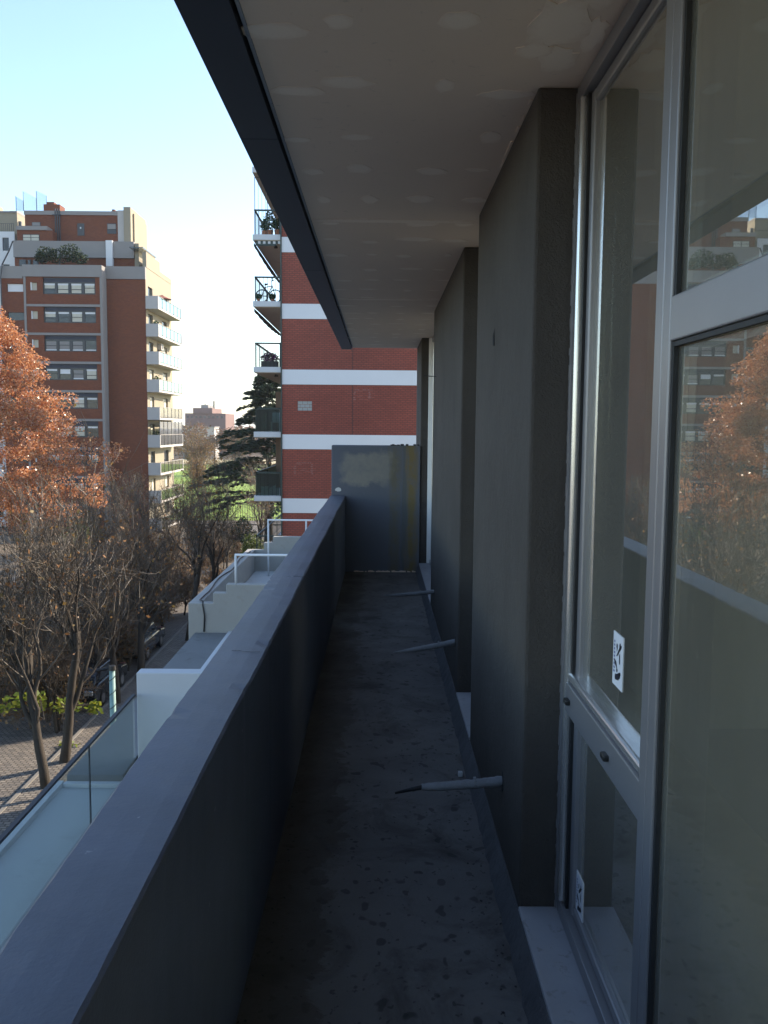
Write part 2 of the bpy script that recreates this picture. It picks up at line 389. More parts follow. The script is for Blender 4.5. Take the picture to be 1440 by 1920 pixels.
# mortar cove along the foot of the piers and the sills
cove = rough_strip('mortar_cove', [(0.412, ZF+0.002), (0.50, ZF+0.002), (0.50, ZF+0.085), (0.447, ZF+0.088), (0.441, ZF+0.075)], Y0B, YE, 240, None,
                   [0.005, 0, 0, 0.0022, 0.002], 11).build('mortar_curb', M['cove'])
tag(cove, 'rough grey mortar curb along the foot of the piers and sills', 'curb')

# piers
for (a, b, lab) in ((2.67, 4.2, 'nearest wide dark grey rendered pier beside the big window'),
                    (4.95, 7.58, 'middle dark grey rendered pier, between the two narrow window bays'),
                    (YE+0.03, 11.0, 'farthest dark grey rendered pier, beside the end wall')):
    mb = MB(); mb.box(XP, 0.80, a, b, ZF+0.05, ZC)
    o = mb.build('wall_pier', M['pier'], bevel=0.010)
    tag(o, lab, 'pier', 'rendered piers along the balcony')
    # small stub nail / scar
    if a < 3: MB().tube([(XP+0.004, 3.55, E+0.40), (XP-0.003, 3.56, E+0.37), (XP-0.003, 3.55, E+0.33)], 0.004, 5).build('paint_scar', M['seal'], o)
    if 4 < a < 5:
        MB().tube([(XP+0.01, 7.2, E+0.42), (XP-0.05, 7.2, E+0.42), (XP-0.10, 7.2, E+0.43)], 0.004, 5).build('wire_stub', M['seal'], o)

# ceiling of bare plasterboard with filler patches
ce = thing('balcony_ceiling', (0, 3.5, ZC), 'bare beige plasterboard balcony ceiling with rows of filler patches', 'ceiling')
box('board_sheet', (-0.335, 0.80, 6.963, 11.1, ZC, ZC+0.02), M['ceil'], ce)
box('board_sheet', (-0.335, 0.80, 4.363, 6.957, ZC, ZC+0.02), M['ceil'], ce)
box('board_sheet', (-0.335, 0.80, 1.763, 4.357, ZC, ZC+0.02), M['ceil'], ce)
box('board_sheet', (-0.335, 0.80, Y0B, 1.757, ZC, ZC+0.02), M['ceil'], ce)
def patch(cx, cy, rx, ry, r, n=11, th=0.0012):
    pts = []
    for i in range(n):
        a = 2*math.pi*i/n+r.uniform(-0.15, 0.15); k = r.uniform(0.72, 1.15)
        pts.append((cx+math.cos(a)*rx*k, cy+math.sin(a)*ry*k))
    mb = MB(); mb.prism(list(reversed(pts)), 'z', ZC-th, ZC+0.001); return mb
rp = random.Random(21)
yrow = 2.28; rows = []
while yrow < 10.9: rows.append(yrow); yrow += 0.42
rows = [1.86]+rows
for y in rows:
    for x in (-0.275, -0.072, 0.165, 0.395):
        if rp.random() < 0.07: continue
        sx = rp.choice((0.032, 0.042, 0.055)); sy = rp.uniform(0.022, 0.04)
        patch(x+rp.uniform(-0.035, 0.035), y+rp.uniform(-0.05, 0.05), sx*rp.uniform(0.8, 2.1), sy*rp.uniform(0.9, 2.0), rp).build('filler_patch', M['spackle'], ce)
for yj in (4.36, 6.96):
    pts = [(-0.33, yj-0.03)]+[(-0.33+0.13*i, yj-0.032+rp.uniform(-0.008, 0.008)) for i in range(1, 6)]+[(0.44, yj-0.03)]
    pts += [(0.44, yj+0.03)]+[(0.44-0.13*i, yj+0.032+rp.uniform(-0.008, 0.008)) for i in range(1, 6)]+[(-0.33, yj+0.03)]
    MB().prism(list(reversed(pts)), 'z', ZC-0.002, ZC+0.001).build('joint_filler', M['spackle'], ce)
for (x, y, a, b) in ((0.43, 2.27, 0.085, 0.15), (0.47, 2.48, 0.055, 0.09), (0.50, 2.05, 0.05, 0.16), (0.40, 2.42, 0.05, 0.05), (0.53, 2.33, 0.03, 0.10)):
    patch(x, y, a, b, rp, 17, 0.002+0.0007*rp.random()).build('filler_patch', M['spackle'], ce)
# ragged mortar along ceiling and piers
mb = MB()
for (a, b) in ((2.67, 4.2), (4.95, 7.58), (9.85, 11.0)):
    y = a
    while y < b:
        l = rp.uniform(0.015, 0.07)
        if rp.random() < 0.28:
            w = rp.uniform(0.002, 0.008); mb.box(XP-w, XP+0.002, y, min(y+l, b), ZC-rp.uniform(0.001, 0.004), ZC+0.001)
        y += l
mb.build('ragged_edge', M['ceil'], ce)

# fascia of folded dark sheet metal, one piece per 2.5 m
fa = thing('edge_fascia', (-0.41, 3.5, ZC-0.02), 'dark blue folded metal fascia along the ceiling edge', 'fascia')
ys = [Y0B, -1.9, 0.6, 3.1, 5.6, 8.1, 11.1]
for a, b in zip(ys[:-1], ys[1:]):
    mb = MB(); g = 0.002
    mb.prism([(-0.478, ZC-0.02), (-0.352, ZC-0.02), (-0.352, ZC+0.02), (-0.356, ZC+0.02), (-0.356, ZC-0.016), (-0.474, ZC-0.016), (-0.474, ZC+0.35), (-0.478, ZC+0.35)], 'y', a+g, b-g)
    mb.build('fascia_panel', M['fascia'], fa)
mb = MB().box(-0.345, -0.3355, Y0B, 11.1, ZC-0.003, ZC+0.018); mb.build('edge_bead', M['sill'], fa)

# our own building: slab over the balcony, storeys above and below, rooms behind the windows
hb = thing('apartment_building', (4, 3, 0), 'dark grey apartment building this balcony belongs to', 'building')
M['conc'] = pm('grey_render', (0.33, 0.33, 0.33), 0.15, 0.8, 0.8, 0.2, 30, 0.004)
box('roof_slab', (-0.47, 7.0, Y0B-0.3, 11.1, ZC+0.022, ZC+0.36), M['conc'], hb)
box('end_wall', (-0.53, XP, Y0B-0.24, Y0B, ZF-0.2, E-0.19), M['parapet'], hb, 0.008)
box('upper_wall', (0.452, 7.0, Y0B-0.3, 11.1, ZC+0.362, ZC+9), M['pier'], hb)
box('lower_wall', (-0.45, 7.0, Y0B-0.3, 11.0, 0, ZF-0.21), M['conc'], hb)
box('room_floor', (0.80, 6.5, Y0B, 10.9, ZF-0.05, ZF+0.08), M['room_floor'], hb)
mb = MB()
for (a, b, c_, d) in ((Y0B, -3.0, ZF-0.2, ZC+0.02), (4.0, 6.0, ZF-0.2, ZC+0.02), (9.5, 11.0, ZF-0.2, ZC+0.02), (-3.0, 4.0, ZF-0.2, ZF+0.2), (6.0, 9.5, ZF-0.2, ZF+0.9), (-3.0, 4.0, ZF+2.4, ZC+0.02), (6.0, 9.5, ZF+2.2, ZC+0.02)):
    mb.box(6.5, 7.0, a, b, c_, d)
mb.build('back_wall', M['room'], hb)
box('room_ceiling', (0.802, 6.5, Y0B, 11.0, ZC-0.02, ZC+0.018), M['room'], hb)
box('side_wall', (0.802, 6.498, 10.85, 11.0, ZF-0.19, ZC-0.022), M['room'], hb)
box('side_wall', (0.802, 6.498, Y0B-0.2, Y0B-0.02, ZF-0.19, ZC-0.022), M['room'], hb)
box('partition_wall', (0.802, 6.498, 4.4, 4.55, ZF+0.082, ZC-0.022), M['room'], hb)

# sills
ZS = ZF+0.10
for (a, b, lab) in ((-3.9, 2.668, 'pale dirty window sill under the big near window'),
                    (4.202, 4.948, 'short pale sill between the near and middle piers'),
                    (7.582, 9.828, 'pale sill of the far window next to the end wall')):
    tag(box('window_sill', (0.449, 0.80, a, b, ZF+0.03, ZS), M['sill'], None, 0.004), lab, 'sill', 'window sills of the balcony')

# ------------------------------------------------------------------ windows
def frame_bar(mb, x0, x1, y0, y1, z0, z1): mb.box(x0, x1, y0, y1, z0, z1)
def pane(name, y0, y1, z0, z1, parent, x=0.600):
    """double glazing: two sheets and the perforated spacer between them"""
    o = MB().box(x, x+0.004, y0, y1, z0, z1).build('pane', M['glass'], parent)
    MB().box(x+0.018, x+0.022, y0, y1, z0, z1).build('inner_sheet', M['glass'], o)
    mb = MB()
    for (a, b, c_, d) in ((y0, y0+0.014, z0, z1), (y1-0.014, y1, z0, z1), (y0+0.014, y1-0.014, z0, z0+0.014), (y0+0.014, y1-0.014, z1-0.014, z1)):
        mb.box(x+0.0045, x+0.0175, a, b, c_, d)
    mb.build('spacer', M['alu_bright'], o)
    return o
# big window by the camera
ZH = ZC-0.002
w1 = thing('balcony_window', (XW, 0.0, ZS), 'tall grey aluminium window beside the viewer reflecting the red tree', 'window', 'aluminium windows of the balcony')
FX0, FX1 = XW, 0.655
mb = MB().box(FX0, FX1, 2.635, 2.667, ZS+0.002, ZH-0.002); mb.build('jamb', M['alu'], w1, 0.003)
mb = MB().box(FX0-0.004, FX0+0.03, 2.595, 2.633, ZS+0.05, ZH-0.045); mb.build('sash_stile', M['alu_bright'], w1, 0.010, segs=4)
mb = MB().box(FX0+0.012, 0.64, 2.572, 2.594, ZS+0.04, ZH-0.05); mb.build('gasket', M['seal'], w1)
mb = MB().box(FX0+0.020, 0.64, 2.530, 2.570, ZS+0.04, ZH-0.05); mb.build('glazing_bead', M['alu'], w1, 0.004)
box('head_rail', (FX0, FX1, -3.9, 2.634, ZH-0.045, ZH), M['alu'], w1, 0.003)
box('head_bead', (FX0+0.022, FX1, 1.815, 2.594, ZH-0.085, ZH-0.047), M['alu'], w1, 0.008)
box('head_bead', (FX0+0.022, FX1, -3.9, 1.715, ZH-0.085, ZH-0.047), M['alu'], w1, 0.006)
box('bottom_rail', (FX0, FX1, 1.815, 2.634, ZS+0.001, ZS+0.045), M['alu'], w1, 0.003)
box('bottom_bead', (FX0+0.022, FX1, 1.815, 2.529, ZS+0.047, ZS+0.075), M['alu'], w1, 0.006)
box('bottom_rail', (FX0, FX1, -3.9, 1.715, ZS+0.001, ZS+0.05), M['alu'], w1, 0.003)
box('mullion', (FX0-0.012, FX1+0.01, 1.765, 1.813, ZS+0.001, ZH), M['alu'], w1, 0.003)
box('mullion', (FX0-0.012, FX1+0.01, 1.719, 1.763, ZS+0.001, ZH), M['alu'], w1, 0.003)
box('mullion_gasket', (FX0-0.006, FX0+0.003, 1.708, 1.718, ZS+0.05, ZH-0.047), M['seal'], w1)
# mid rail of the left sash with rounded upper bead and two drain caps
rl = box('mid_rail', (FX0-0.002, FX1, 1.815, 2.594, E-0.842, E-0.752), M['alu'], w1, 0.003)
MB().box(FX0+0.002, FX1-0.01, 1.816, 2.594, E-0.750, E-0.722).build('rail_bead', M['alu_bright'], rl, 0.012, segs=4)
for y in (2.545, 2.105):
    MB().box(FX0-0.016, FX0-0.001, y-0.018, y+0.018, E-0.806, E-0.790).build('drain_cap', M['black'], rl, 0.004)
# transom of the right part
box('transom', (FX0-0.012, FX1, -3.9, 1.7175, E+0.17, E+0.255), M['alu'], w1, 0.003)
box('transom_gasket', (FX0-0.006, FX0+0.003, -3.9, 1.707, E+0.160, E+0.169), M['seal'], w1)
pu = pane('pane', 1.815, 2.531, E-0.723, ZH-0.084, w1)
pl = pane('pane', 1.815, 2.531, ZS+0.074, E-0.843, w1)
pane('pane', -3.9, 1.712, E+0.254, ZH-0.084, w1, 0.570)
pane('pane', -3.9, 1.712, ZS+0.05, E+0.159, w1, 0.570)
box('jamb', (FX0, FX1, -3.98, -3.9, ZS+0.001, ZH), M['alu'], w1)
def sticker(parent, yc, zc, w, h, seed, lab):
    r = random.Random(seed); mb = MB(); x = 0.5985
    mb.cur = 0; mb.box(x-0.0004, x+0.0012, yc-w/2, yc+w/2, zc-h/2, zc+h/2)
    x -= 0.0009
    def blot(u, v, a, b, k, m):
        mb.cur = m; pts = []
        for i in range(10):
            t = 2*math.pi*i/10; q = r.uniform(0.8, 1.7); pts.append((x, yc+w*(u+a*math.cos(t)*q), zc+h*(v+b*math.sin(t)*q+k*a*math.cos(t)*q)))
        mb.poly(pts)
    # the torn remains of the print: a blue strip along the left edge and dark smudges
    mb.cur = 2
    for i in range(9): mb.quad((x, yc+w*0.40, zc+h*(0.34-0.07*i)), (x, yc+w*(0.30-0.03*r.random()), zc+h*(0.34-0.07*i)), (x, yc+w*(0.30-0.03*r.random()), zc+h*(0.30-0.07*i)), (x, yc+w*0.40, zc+h*(0.30-0.07*i)))
    blot(-0.12, 0.20, 0.17, 0.04, -0.5, 1); blot(-0.20, 0.30, 0.05, 0.06, 0, 1); blot(0.08, 0.24, 0.05, 0.06, 0, 1); blot(-0.2, 0.06, 0.05, 0.09, 0, 1)
    blot(0.20, -0.08, 0.13, 0.045, 0.3, 1); blot(0.02, -0.18, 0.06, 0.03, 0, 1); blot(-0.05, -0.28, 0.20, 0.055, -0.2, 1); blot(-0.22, -0.25, 0.05, 0.07, 0, 1)
    o = mb.build('sticker', [M['paper'], M['ink'], M['blueink']], parent); o['label'] = lab
sticker(pu, 2.162, E-0.573, 0.088, 0.135, 4, 'white torn label with dark smudged print')
sticker(pl, 2.487, E-1.37, 0.085, 0.125, 9, 'white label low on the pane')
# silicone line against the pier
mb = MB(); y = ZS
while y < ZH-0.02:
    l = rng.uniform(0.01, 0.03); mb.box(XW-rng.uniform(0.001, 0.004), XW+0.004, 2.660, 2.672, y, y+l); y += l
mb.build('sealant', M['alu'], w1)
# narrow window between the first two piers and the far window
M['wjamb'] = pm('white_jamb', (0.80, 0.79, 0.76), 0.04, 4, 0.4, 0)
def far_window(y0, y1, lab):
    w = thing('balcony_window', (XW, (y0+y1)/2, ZS), lab, 'window', 'aluminium windows of the balcony')
    box('jamb', (FX0-0.033, FX1, y1-0.034, y1-0.003, ZS+0.002, ZH), M['wjamb'], w, 0.004)
    box('jamb', (FX0, FX1, y0+0.003, y0+0.034, ZS+0.002, ZH), M['alu_bright'], w, 0.004)
    box('sash_stile', (FX0+0.012, FX0+0.04, y1-0.075, y1-0.036, ZS+0.05, ZH-0.05), M['alu_bright'], w, 0.006)
    box('head_rail', (FX0, FX1, y0+0.035, y1-0.036, ZH-0.05, ZH), M['alu'], w, 0.004)
    box('bottom_rail', (FX0, FX1, y0+0.035, y1-0.036, ZS+0.002, ZS+0.048), M['alu'], w, 0.004)
    MB().box(0.612, 0.616, y0+0.034, y1-0.034, ZS+0.049, ZH-0.051).build('pane', M['glass'], w)
far_window(4.2, 4.95, 'narrow aluminium window hidden in the gap behind the nearest pier')
far_window(7.58, YE+0.03, 'bright aluminium window frame far down, next to the end wall')

# ------------------------------------------------------------------ wrapped pipe stubs
def stub(root, tip, r0, seed, lab, bent=False):
    r = random.Random(seed); root = Vector(root); tip = Vector(tip); d = tip-root
    t = thing('pipe_stub', root, lab, 'pipe', 'wrapped pipe stubs sticking out of the piers')
    pts, rad = [], []
    n = 34
    for i in range(n):
        k = i/(n-1); p = root+d*k+Vector((0, r.uniform(-1, 1)*0.0012, r.uniform(-1, 1)*0.0012-0.006*math.sin(k*3.1)))
        pts.append(p); rad.append((r0*(1-0.25*k) if k < 0.72 else r0*(0.75-2.2*(k-0.72)))*r.uniform(0.93, 1.04)*(1.05 if i % 3 == 0 else 0.98))
    a = int(n*0.82) if bent else n
    w = MB().tube(pts[:a], rad[:a], 10).build('wrapping', M['tape'], t, smooth=True)
    if bent:
        q = pts[a-1]
        MB().tube([q+d.normalized()*-0.02, q+Vector((-0.03, 0, -0.008)), q+Vector((-0.095, 0.01, -0.028))], [r0*0.5, r0*0.42, r0*0.22], 8).build('copper_end', M['seal'], t, smooth=True)
    # a turn of tape and the dark hole in the render
    k = 0.30; p = root+d*k
    MB().tube([p-d*0.012, p+d*0.012], r0*1.08, 10).build('tape_turn', M['tape'], t)
    hp = [(XP-0.0015, root.y+math.cos(2*math.pi*i/12)*r0*r.uniform(1.5, 2.1), root.z+math.sin(2*math.pi*i/12)*r0*r.uniform(1.5, 2.1)) for i in range(12)]
    MB().prism([(q[1], q[2]) for q in hp], 'x', XP-0.002, XP+0.01).build('wall_hole', M['seal'], t)
stub((XP+0.02, 3.09, E-1.262), (XP-0.375, 3.09, E-1.292), 0.019, 1, 'nearest wrapped pipe stub with a bent dark tip', True)
stub((XP+0.02, 5.12, E-1.245), (XP-0.36, 5.10, E-1.310), 0.018, 2, 'middle wrapped pipe stub slanting down from the middle pier')
stub((XP+0.02, 7.1, E-1.315), (XP-0.41, 7.1, E-1.352), 0.017, 3, 'farthest wrapped pipe stub, nearest the end wall')
rg = random.Random(12); mb = MB()
for i in range(420):
    y = rg.uniform(1.0, 9.6); x = rg.choice((rg.uniform(XL+0.01, 0.40), rg.uniform(XL+0.005, XL+0.06), rg.uniform(0.34, 0.41))); q = rg.uniform(0.002, 0.007)
    a = rg.uniform(0, 3.1); u = Vector((math.cos(a), math.sin(a), 0))*q; w_ = Vector((-u.y, u.x, 0))*rg.uniform(0.3, 1.0); p = Vector((x, y, ZF+0.002)); t_ = Vector((0, 0, q*0.5))
    mb.quad(p-u, p-w_+t_*0.3, p+u+t_*0.6, p+w_+t_*0.3)
tag(mb.build('floor_grit', M['seal']), 'dark grit and flakes scattered over the balcony floor', 'grit', None, 'stuff')
tag(MB().box(0.375, 0.395, 3.95, 3.975, ZF, ZF+0.022).build('plastic_scrap', M['white'], None, 0.003), 'small white plastic scrap lying on the floor by the curb', 'litter')

# ================================================================== TERRACE ONE STOREY DOWN, NEIGHBOUR'S ROOF
ZL = E-4.5
M['pale'] = pm('pale_terrace_paint', (0.42, 0.435, 0.43), 0.10, 0.9, 0.75, 0.2, 30, 0.004, 0, (0.30, 0.31, 0.30))
M['oldwhite'] = pm('weathered_white_paint', (0.34, 0.33, 0.305), 0.16, 1.2, 0.8, 0.3, 30, 0.005, 0, (0.30, 0.28, 0.25))
M['grey_roof'] = pm('grey_roof_screed', (0.16, 0.165, 0.165), 0.25, 1.1, 0.85, 0.3, 30, 0.005, 0, (0.10, 0.10, 0.095))
lt = thing('lower_terrace', (-2.2, 3, ZL-0.25), 'pale terrace slab one storey down with a low outer curb', 'terrace')
box('slab', (-4.05, -0.46, Y0B, 10.79, ZL-0.25, ZL), M['pale'], lt)
rough_strip('curb', [(-4.05, ZL+0.001), (-3.93, ZL+0.001), (-3.94, ZL+0.055), (-4.05, ZL+0.06)], Y0B, 10.79, 60, None, [0, 0.004, 0.004, 0.003], 5).build('curb', M['white'], lt)
box('curb', (-3.92, -0.46, 10.70, 10.79, ZL+0.001, ZL+0.05), M['white'], lt)
# glass balustrade
gb = thing('glass_balustrade', (-3.2, 4, ZL), 'frameless glass balustrade with a slim dark handrail on the lower terrace', 'railing')
edges = [11.36, 9.55, 6.85, 4.15, 1.45, -1.25, Y0B+0.1]
for a, b in zip(edges[1:], edges[:-1]):
    box('glass_panel', (-3.206, -3.194, a+0.008, b-0.008, ZL+0.06, E-3.525), M['rail_glass'], gb)
    box('joint', (-3.209, -3.191, a-0.006, a+0.006, ZL+0.06, E-3.525), M['seal'], gb)
box('handrail', (-3.225, -3.175, Y0B+0.1, 11.36, E-3.525, E-3.495), M['fascia'], gb, 0.004)
box('base_channel', (-3.225, -3.175, Y0B+0.1, 11.36, ZL+0.002, ZL+0.06), M['alu'], gb, 0.004)
tag(box('party_wall', (-3.17, -0.46, 11.38, 11.6, ZL-0.3, E-3.22), M['white'], None, 0.012), 'white party wall standing at the end of the glass balustrade', 'wall')

nb = thing('neighbouring_house', (0, 19, 0), 'low neighbouring house with a stepped white roof terrace', 'house')
zr = E-4.37
box('body', (-3.6, 6.9, 11.62, 27.0, 0, zr-0.2), M['oldwhite'], nb)
box('roof_ledge', (-3.91, -3.20, 10.80, 18.58, zr-0.18, zr), M['grey_roof'], nb, 0.01)
box('roof_slab', (-3.17, 6.9, 11.62, 18.58, zr-0.19, zr-0.06), M['oldwhite'], nb)
box('ledge_trim', (-3.198, -3.12, 11.62, 18.58, zr-0.1, zr+0.035), M['white'], nb, 0.006)
def stepped(y0, y1, name):
    zb = zr-0.22
    pr = [(-4.05, zb), (5.0, zb), (5.0, E-3.33), (-3.24, E-3.33), (-3.24, E-3.52), (-3.52, E-3.52), (-3.52, E-3.74), (-4.05, E-3.74)]
    MB().prism(pr, 'y', y0, y1).build(name, M['oldwhite'], nb, 0.012)
stepped(18.6, 18.82, 'stepped_wall'); stepped(26.9, 27.12, 'stepped_wall')
box('terrace_floor', (-3.78, 5, 18.83, 26.89, zr-0.2, zr-0.02), M['pale'], nb)
box('terrace_parapet', (-4.05, -3.80, 18.83, 26.89, zr-0.22, E-3.74), M['oldwhite'], nb, 0.012)
box('shade_volume', (2.2, 6.9, 11.64, 30.0, zr-0.19, E+3.2), M['oldwhite'], nb)  # unseen block added to keep the sun off the roof terrace
# cable lying along the parapet and hanging down its front
pts = [(-3.72, 18.585, zr+0.02), (-3.70, 18.58, zr+0.35), (-3.74, 18.585, E-3.77), (-3.74, 18.63, E-3.70), (-3.86, 18.9, E-3.722)]
rc = random.Random(3); pts += [(-3.90+0.05*math.sin(i*0.9)+rc.uniform(-0.01, 0.01), 18.9+i*0.5, E-3.722) for i in range(1, 16)]
tag(MB().tube(pts, 0.016, 6).build('cable', M['black'], smooth=True), 'black cable lying along the roof parapet and hanging down its front', 'cable')
M['wpipe'] = pm('white_painted_pipe', (0.70, 0.71, 0.72), 0.08, 6, 0.5, 0.1, 40)
def pipe_frame(x0, y, zb, zt, x1, posts, lab):
    t = thing('roof_railing', (x0, y, zb), lab, 'railing', 'white pipe frames on the roof terrace')
    MB().tube([(x0-0.02, y, zt), (x1, y, zt)], 0.026, 8).build('top_bar', M['wpipe'], t, smooth=True)
    for x in posts: MB().tube([(x, y, zb), (x, y, zt)], 0.026, 8).build('post', M['wpipe'], t, smooth=True)
pipe_frame(-3.05, 18.71, E-3.33, E-2.71, 1.0, (-3.05, -1.2, 0.6), 'nearer white pipe railing standing on the stepped roof wall')
pipe_frame(-3.27, 26.0, zr-0.02, E-2.72, 1.5, (-3.27, -2.15, -0.8), 'farther and taller white pipe railing at the end of the roof terrace')

# ================================================================== BANDED BRICK BUILDING ACROSS THE GAP
M['brick'] = brick_mat('red_brick', (0.30, 0.074, 0.045), (0.245, 0.058, 0.037), (0.14, 0.047, 0.035), 0.22, 0.082, 0.018, 0.38)
M['brick_far'] = brick_mat('orange_brown_brick', (0.178, 0.048, 0.016), (0.135, 0.035, 0.013), (0.12, 0.042, 0.020), 0.25, 0.10, 0.012, 0.22)
M['green_rail'] = pm('dark_green_paint', (0.018, 0.035, 0.030), 0.3, 8, 0.5, 0)
M['mesh_green'] = glass_mat('green_mesh_screen', (0.42, 0.52, 0.48), 0.8, 0.4)
M['soffit'] = pm('tan_soffit', (0.42, 0.36, 0.28), 0.15, 1.5, 0.85, 0.1, 20)
M['block'] = pm('grey_cement_block', (0.36, 0.36, 0.34), 0.25, 5, 0.9, 0.4, 30)
M['dark_awning'] = pm('dark_awning', (0.035, 0.032, 0.03), 0.3, 5, 0.8, 0.1, 20)
M['band'] = pm('white_band_paint', (0.66, 0.67, 0.68), 0.06, 0.8, 0.8, 0.1, 20)
M['scar'] = pm('smeared_mortar', (0.27, 0.13, 0.105), 0.3, 4, 0.9, 0.2, 20)
YB = 40.0; XB = -4.43; ZTOPB = E+15.5
bb = thing('banded_brick_building', (2, 46, 0), 'red brick apartment block with white floor bands, across the gap beyond the end wall', 'building')
bands = [P(600, y, YB).z for y in (570, 695, 814, 935)]
st = (bands[0]-bands[3])/3
bz_ = [bands[3]+st*k for k in range(-2, 7)]          # tops of the white bands
def stry(z0, z1, name='brick_wall'):
    hs = []
    f = lambda u, w, z: (u, YB+w, z)
    mb = MB()
    for h in HOLES:
        if z0 < h[2] < z1: hs.append(h)
    holes_wall(mb, (XB, 7.0), (z0, z1), hs, f, 0.09)
    mb.quad((XB, YB, z0), (XB, YB, z1), (XB, 54, z1), (XB, 54, z0)); mb.quad((7, YB, z0), (7, 54, z0), (7, 54, z1), (7, YB, z1))
    return mb.build(name, M['brick'], bb)
p0, p1 = P(558, 770, YB), P(585, 752, YB)
HOLES = [(p0.x, p1.x, p0.z, p1.z)]
edge = [0]+[z for z in bz_]+[ZTOPB]
BH = 0.66
box('core', (XB+0.12, 6.9, YB+0.12, 53.9, 0, ZTOPB-0.1), M['block'], bb)
prev = 0.0
for z in bz_:
    if z > ZTOPB: break
    stry(prev, z-BH); 
    mb = MB().box(XB-0.012, 7.01, YB-0.02, 54.01, z-BH, z); mb.build('white_band', M['band'], bb, 0.01)
    prev = z
stry(prev, ZTOPB)
box('roof', (XB, 7, YB, 54, ZTOPB, ZTOPB+0.3), M['white'], bb)
# walled-up openings: one with grey blocks, two outlined in pale mortar
for i in range(3):
    for j in range(3):
        w = (p1.x-p0.x)/3; h = (p1.z-p0.z)/3; sh = w*0.5 if j % 2 else 0
        a, b = max(p0.x, p0.x+i*w-sh), min(p1.x, p0.x+(i+1)*w-sh)
        box('cement_block', (a+0.008, b-0.008, YB+0.035, YB+0.085, p0.z+j*h+0.008, p0.z+(j+1)*h-0.008), M['block'], bb)
        if sh and i == 2: box('cement_block', (p1.x-sh+0.008, p1.x-0.008, YB+0.035, YB+0.085, p0.z+j*h+0.008, p0.z+(j+1)*h-0.008), M['block'], bb)
rb = random.Random(5)
for (xa, ya, xb, yb) in ((665, 750, 693, 731), (553, 889, 585, 868)):
    a, b = P(xa, ya, YB), P(xb, yb, YB); mb = MB()
    for k in range(int((b.z-a.z)/0.082)):
        z = a.z+k*0.082
        for x in (a.x, b.x):
            if rb.random() < 0.8: mb.box(x-0.02-rb.random()*0.05, x+0.02+rb.random()*0.04, YB-0.006, YB+0.002, z, z+0.04)
    for k in range(9):
        if rb.random() < 0.6: x = a.x+(b.x-a.x)*k/9; mb.box(x, x+0.05, YB-0.006, YB+0.002, b.z-0.02, b.z+0.02)
        z = a.z+(b.z-a.z)*rb.random(); x = a.x+(b.x-a.x)*rb.random(); mb.box(x, x+0.22, YB-0.005, YB+0.002, z, z+0.012)
    mb.build('mortar_scar', M['scar'], bb)['kind'] = 'stuff'
xj = P(661, 760, YB).x
for k in range(len(bz_)-1): box('expansion_joint', (xj-0.012, xj+0.012, YB-0.004, YB+0.01, bz_[k]+0.01, bz_[k+1]-BH-0.01), M['seal'], bb)
MB().tube([(XB+0.02, YB-0.05, 0.5), (XB+0.02, YB-0.05, ZTOPB)], 0.035, 6).build('downpipe', M['green_rail'], bb)

# balconies along its left side
XBL = -5.67
def rail_bars(mb, x0, x1, y, z0, z1, step=0.13, r=0.009):
    n = max(1, int(abs(x1-x0)/step))
    for i in range(1, n): x = x0+(x1-x0)*i/n; mb.tube([(x, y, z0), (x, y, z1)], r, 4, False)
def rail_bars_y(mb, x, y0, y1, z0, z1, step=0.16, r=0.009):
    n = max(1, int(abs(y1-y0)/step))
    for i in range(1, n): y = y0+(y1-y0)*i/n; mb.tube([(x, y, z0), (x, y, z1)], r, 4, False)
sl = {}
for idx, z in enumerate(bz_):
    zt = z+0.11
    if zt > ZTOPB-1: break
    sl[idx] = zt
    s_ = box('balcony_slab', (XBL, XB-0.014, YB+0.02, 52, zt-0.24, zt), M['white'], bb, 0.01)
    box('soffit', (XBL+0.04, XB-0.016, YB+0.06, 51.9, zt-0.262, zt-0.242), M['soffit'], s_)
    mb = MB(); h = 1.08
    x0, x1, y0, y1 = XBL+0.10, XB-0.05, YB+0.08, 51.9
    for (a, b) in (((x0, y0), (x1, y0)), ((x0, y0), (x0, y1))):
        mb.box(min(a[0], b[0])-0.03, max(a[0], b[0])+0.03, min(a[1], b[1])-0.03, max(a[1], b[1])+0.03, zt+h-0.07, zt+h)
    for (x, y) in ((x0, y0), (x1, y0), (x0, y0+4), (x0, y0+8), (x0, y1)): mb.box(x-0.022, x+0.022, y-0.022, y+0.022, zt, zt+h)
    o = mb.build('railing', M['green_rail'], s_)
    mb = MB(); rail_bars(mb, x0, x1, y0, zt, zt+h-0.07, 0.16); rail_bars_y(mb, x0, y0, y1, zt, zt+h-0.07, 0.30)
    mb.build('railing_bars', M['green_rail'], s_)
    # bay numbering below: index of the balcony just under the ceiling edge in the picture
    rel = idx-(len(bz_)-1-0)
ks = [k for k in sl]
def lev(py): return min(sl.values(), key=lambda z: abs(z-P(500, py, YB).z))
zA, zB_, zC_, zD, zE, zF_ = lev(443), lev(566), lev(690), lev(812), lev(934), lev(1055)
rl_ = lambda z: bb
# tall grille on the highest balcony in view
mb = MB(); zt = zA; x0, x1 = XBL+0.10, XB-0.05
for x in (x0, (x0+x1)/2, x1): mb.tube([(x, YB+0.06, zt), (x, YB+0.06, zt+2.45)], 0.016, 5)
rail_bars(mb, x0, x1, YB+0.06, zt, zt+2.45, 0.15, 0.007); mb.tube([(x0, YB+0.06, zt+2.45), (x1, YB+0.06, zt+2.45)], 0.016, 5)
mb.build('safety_grille', M['green_rail'], bb)
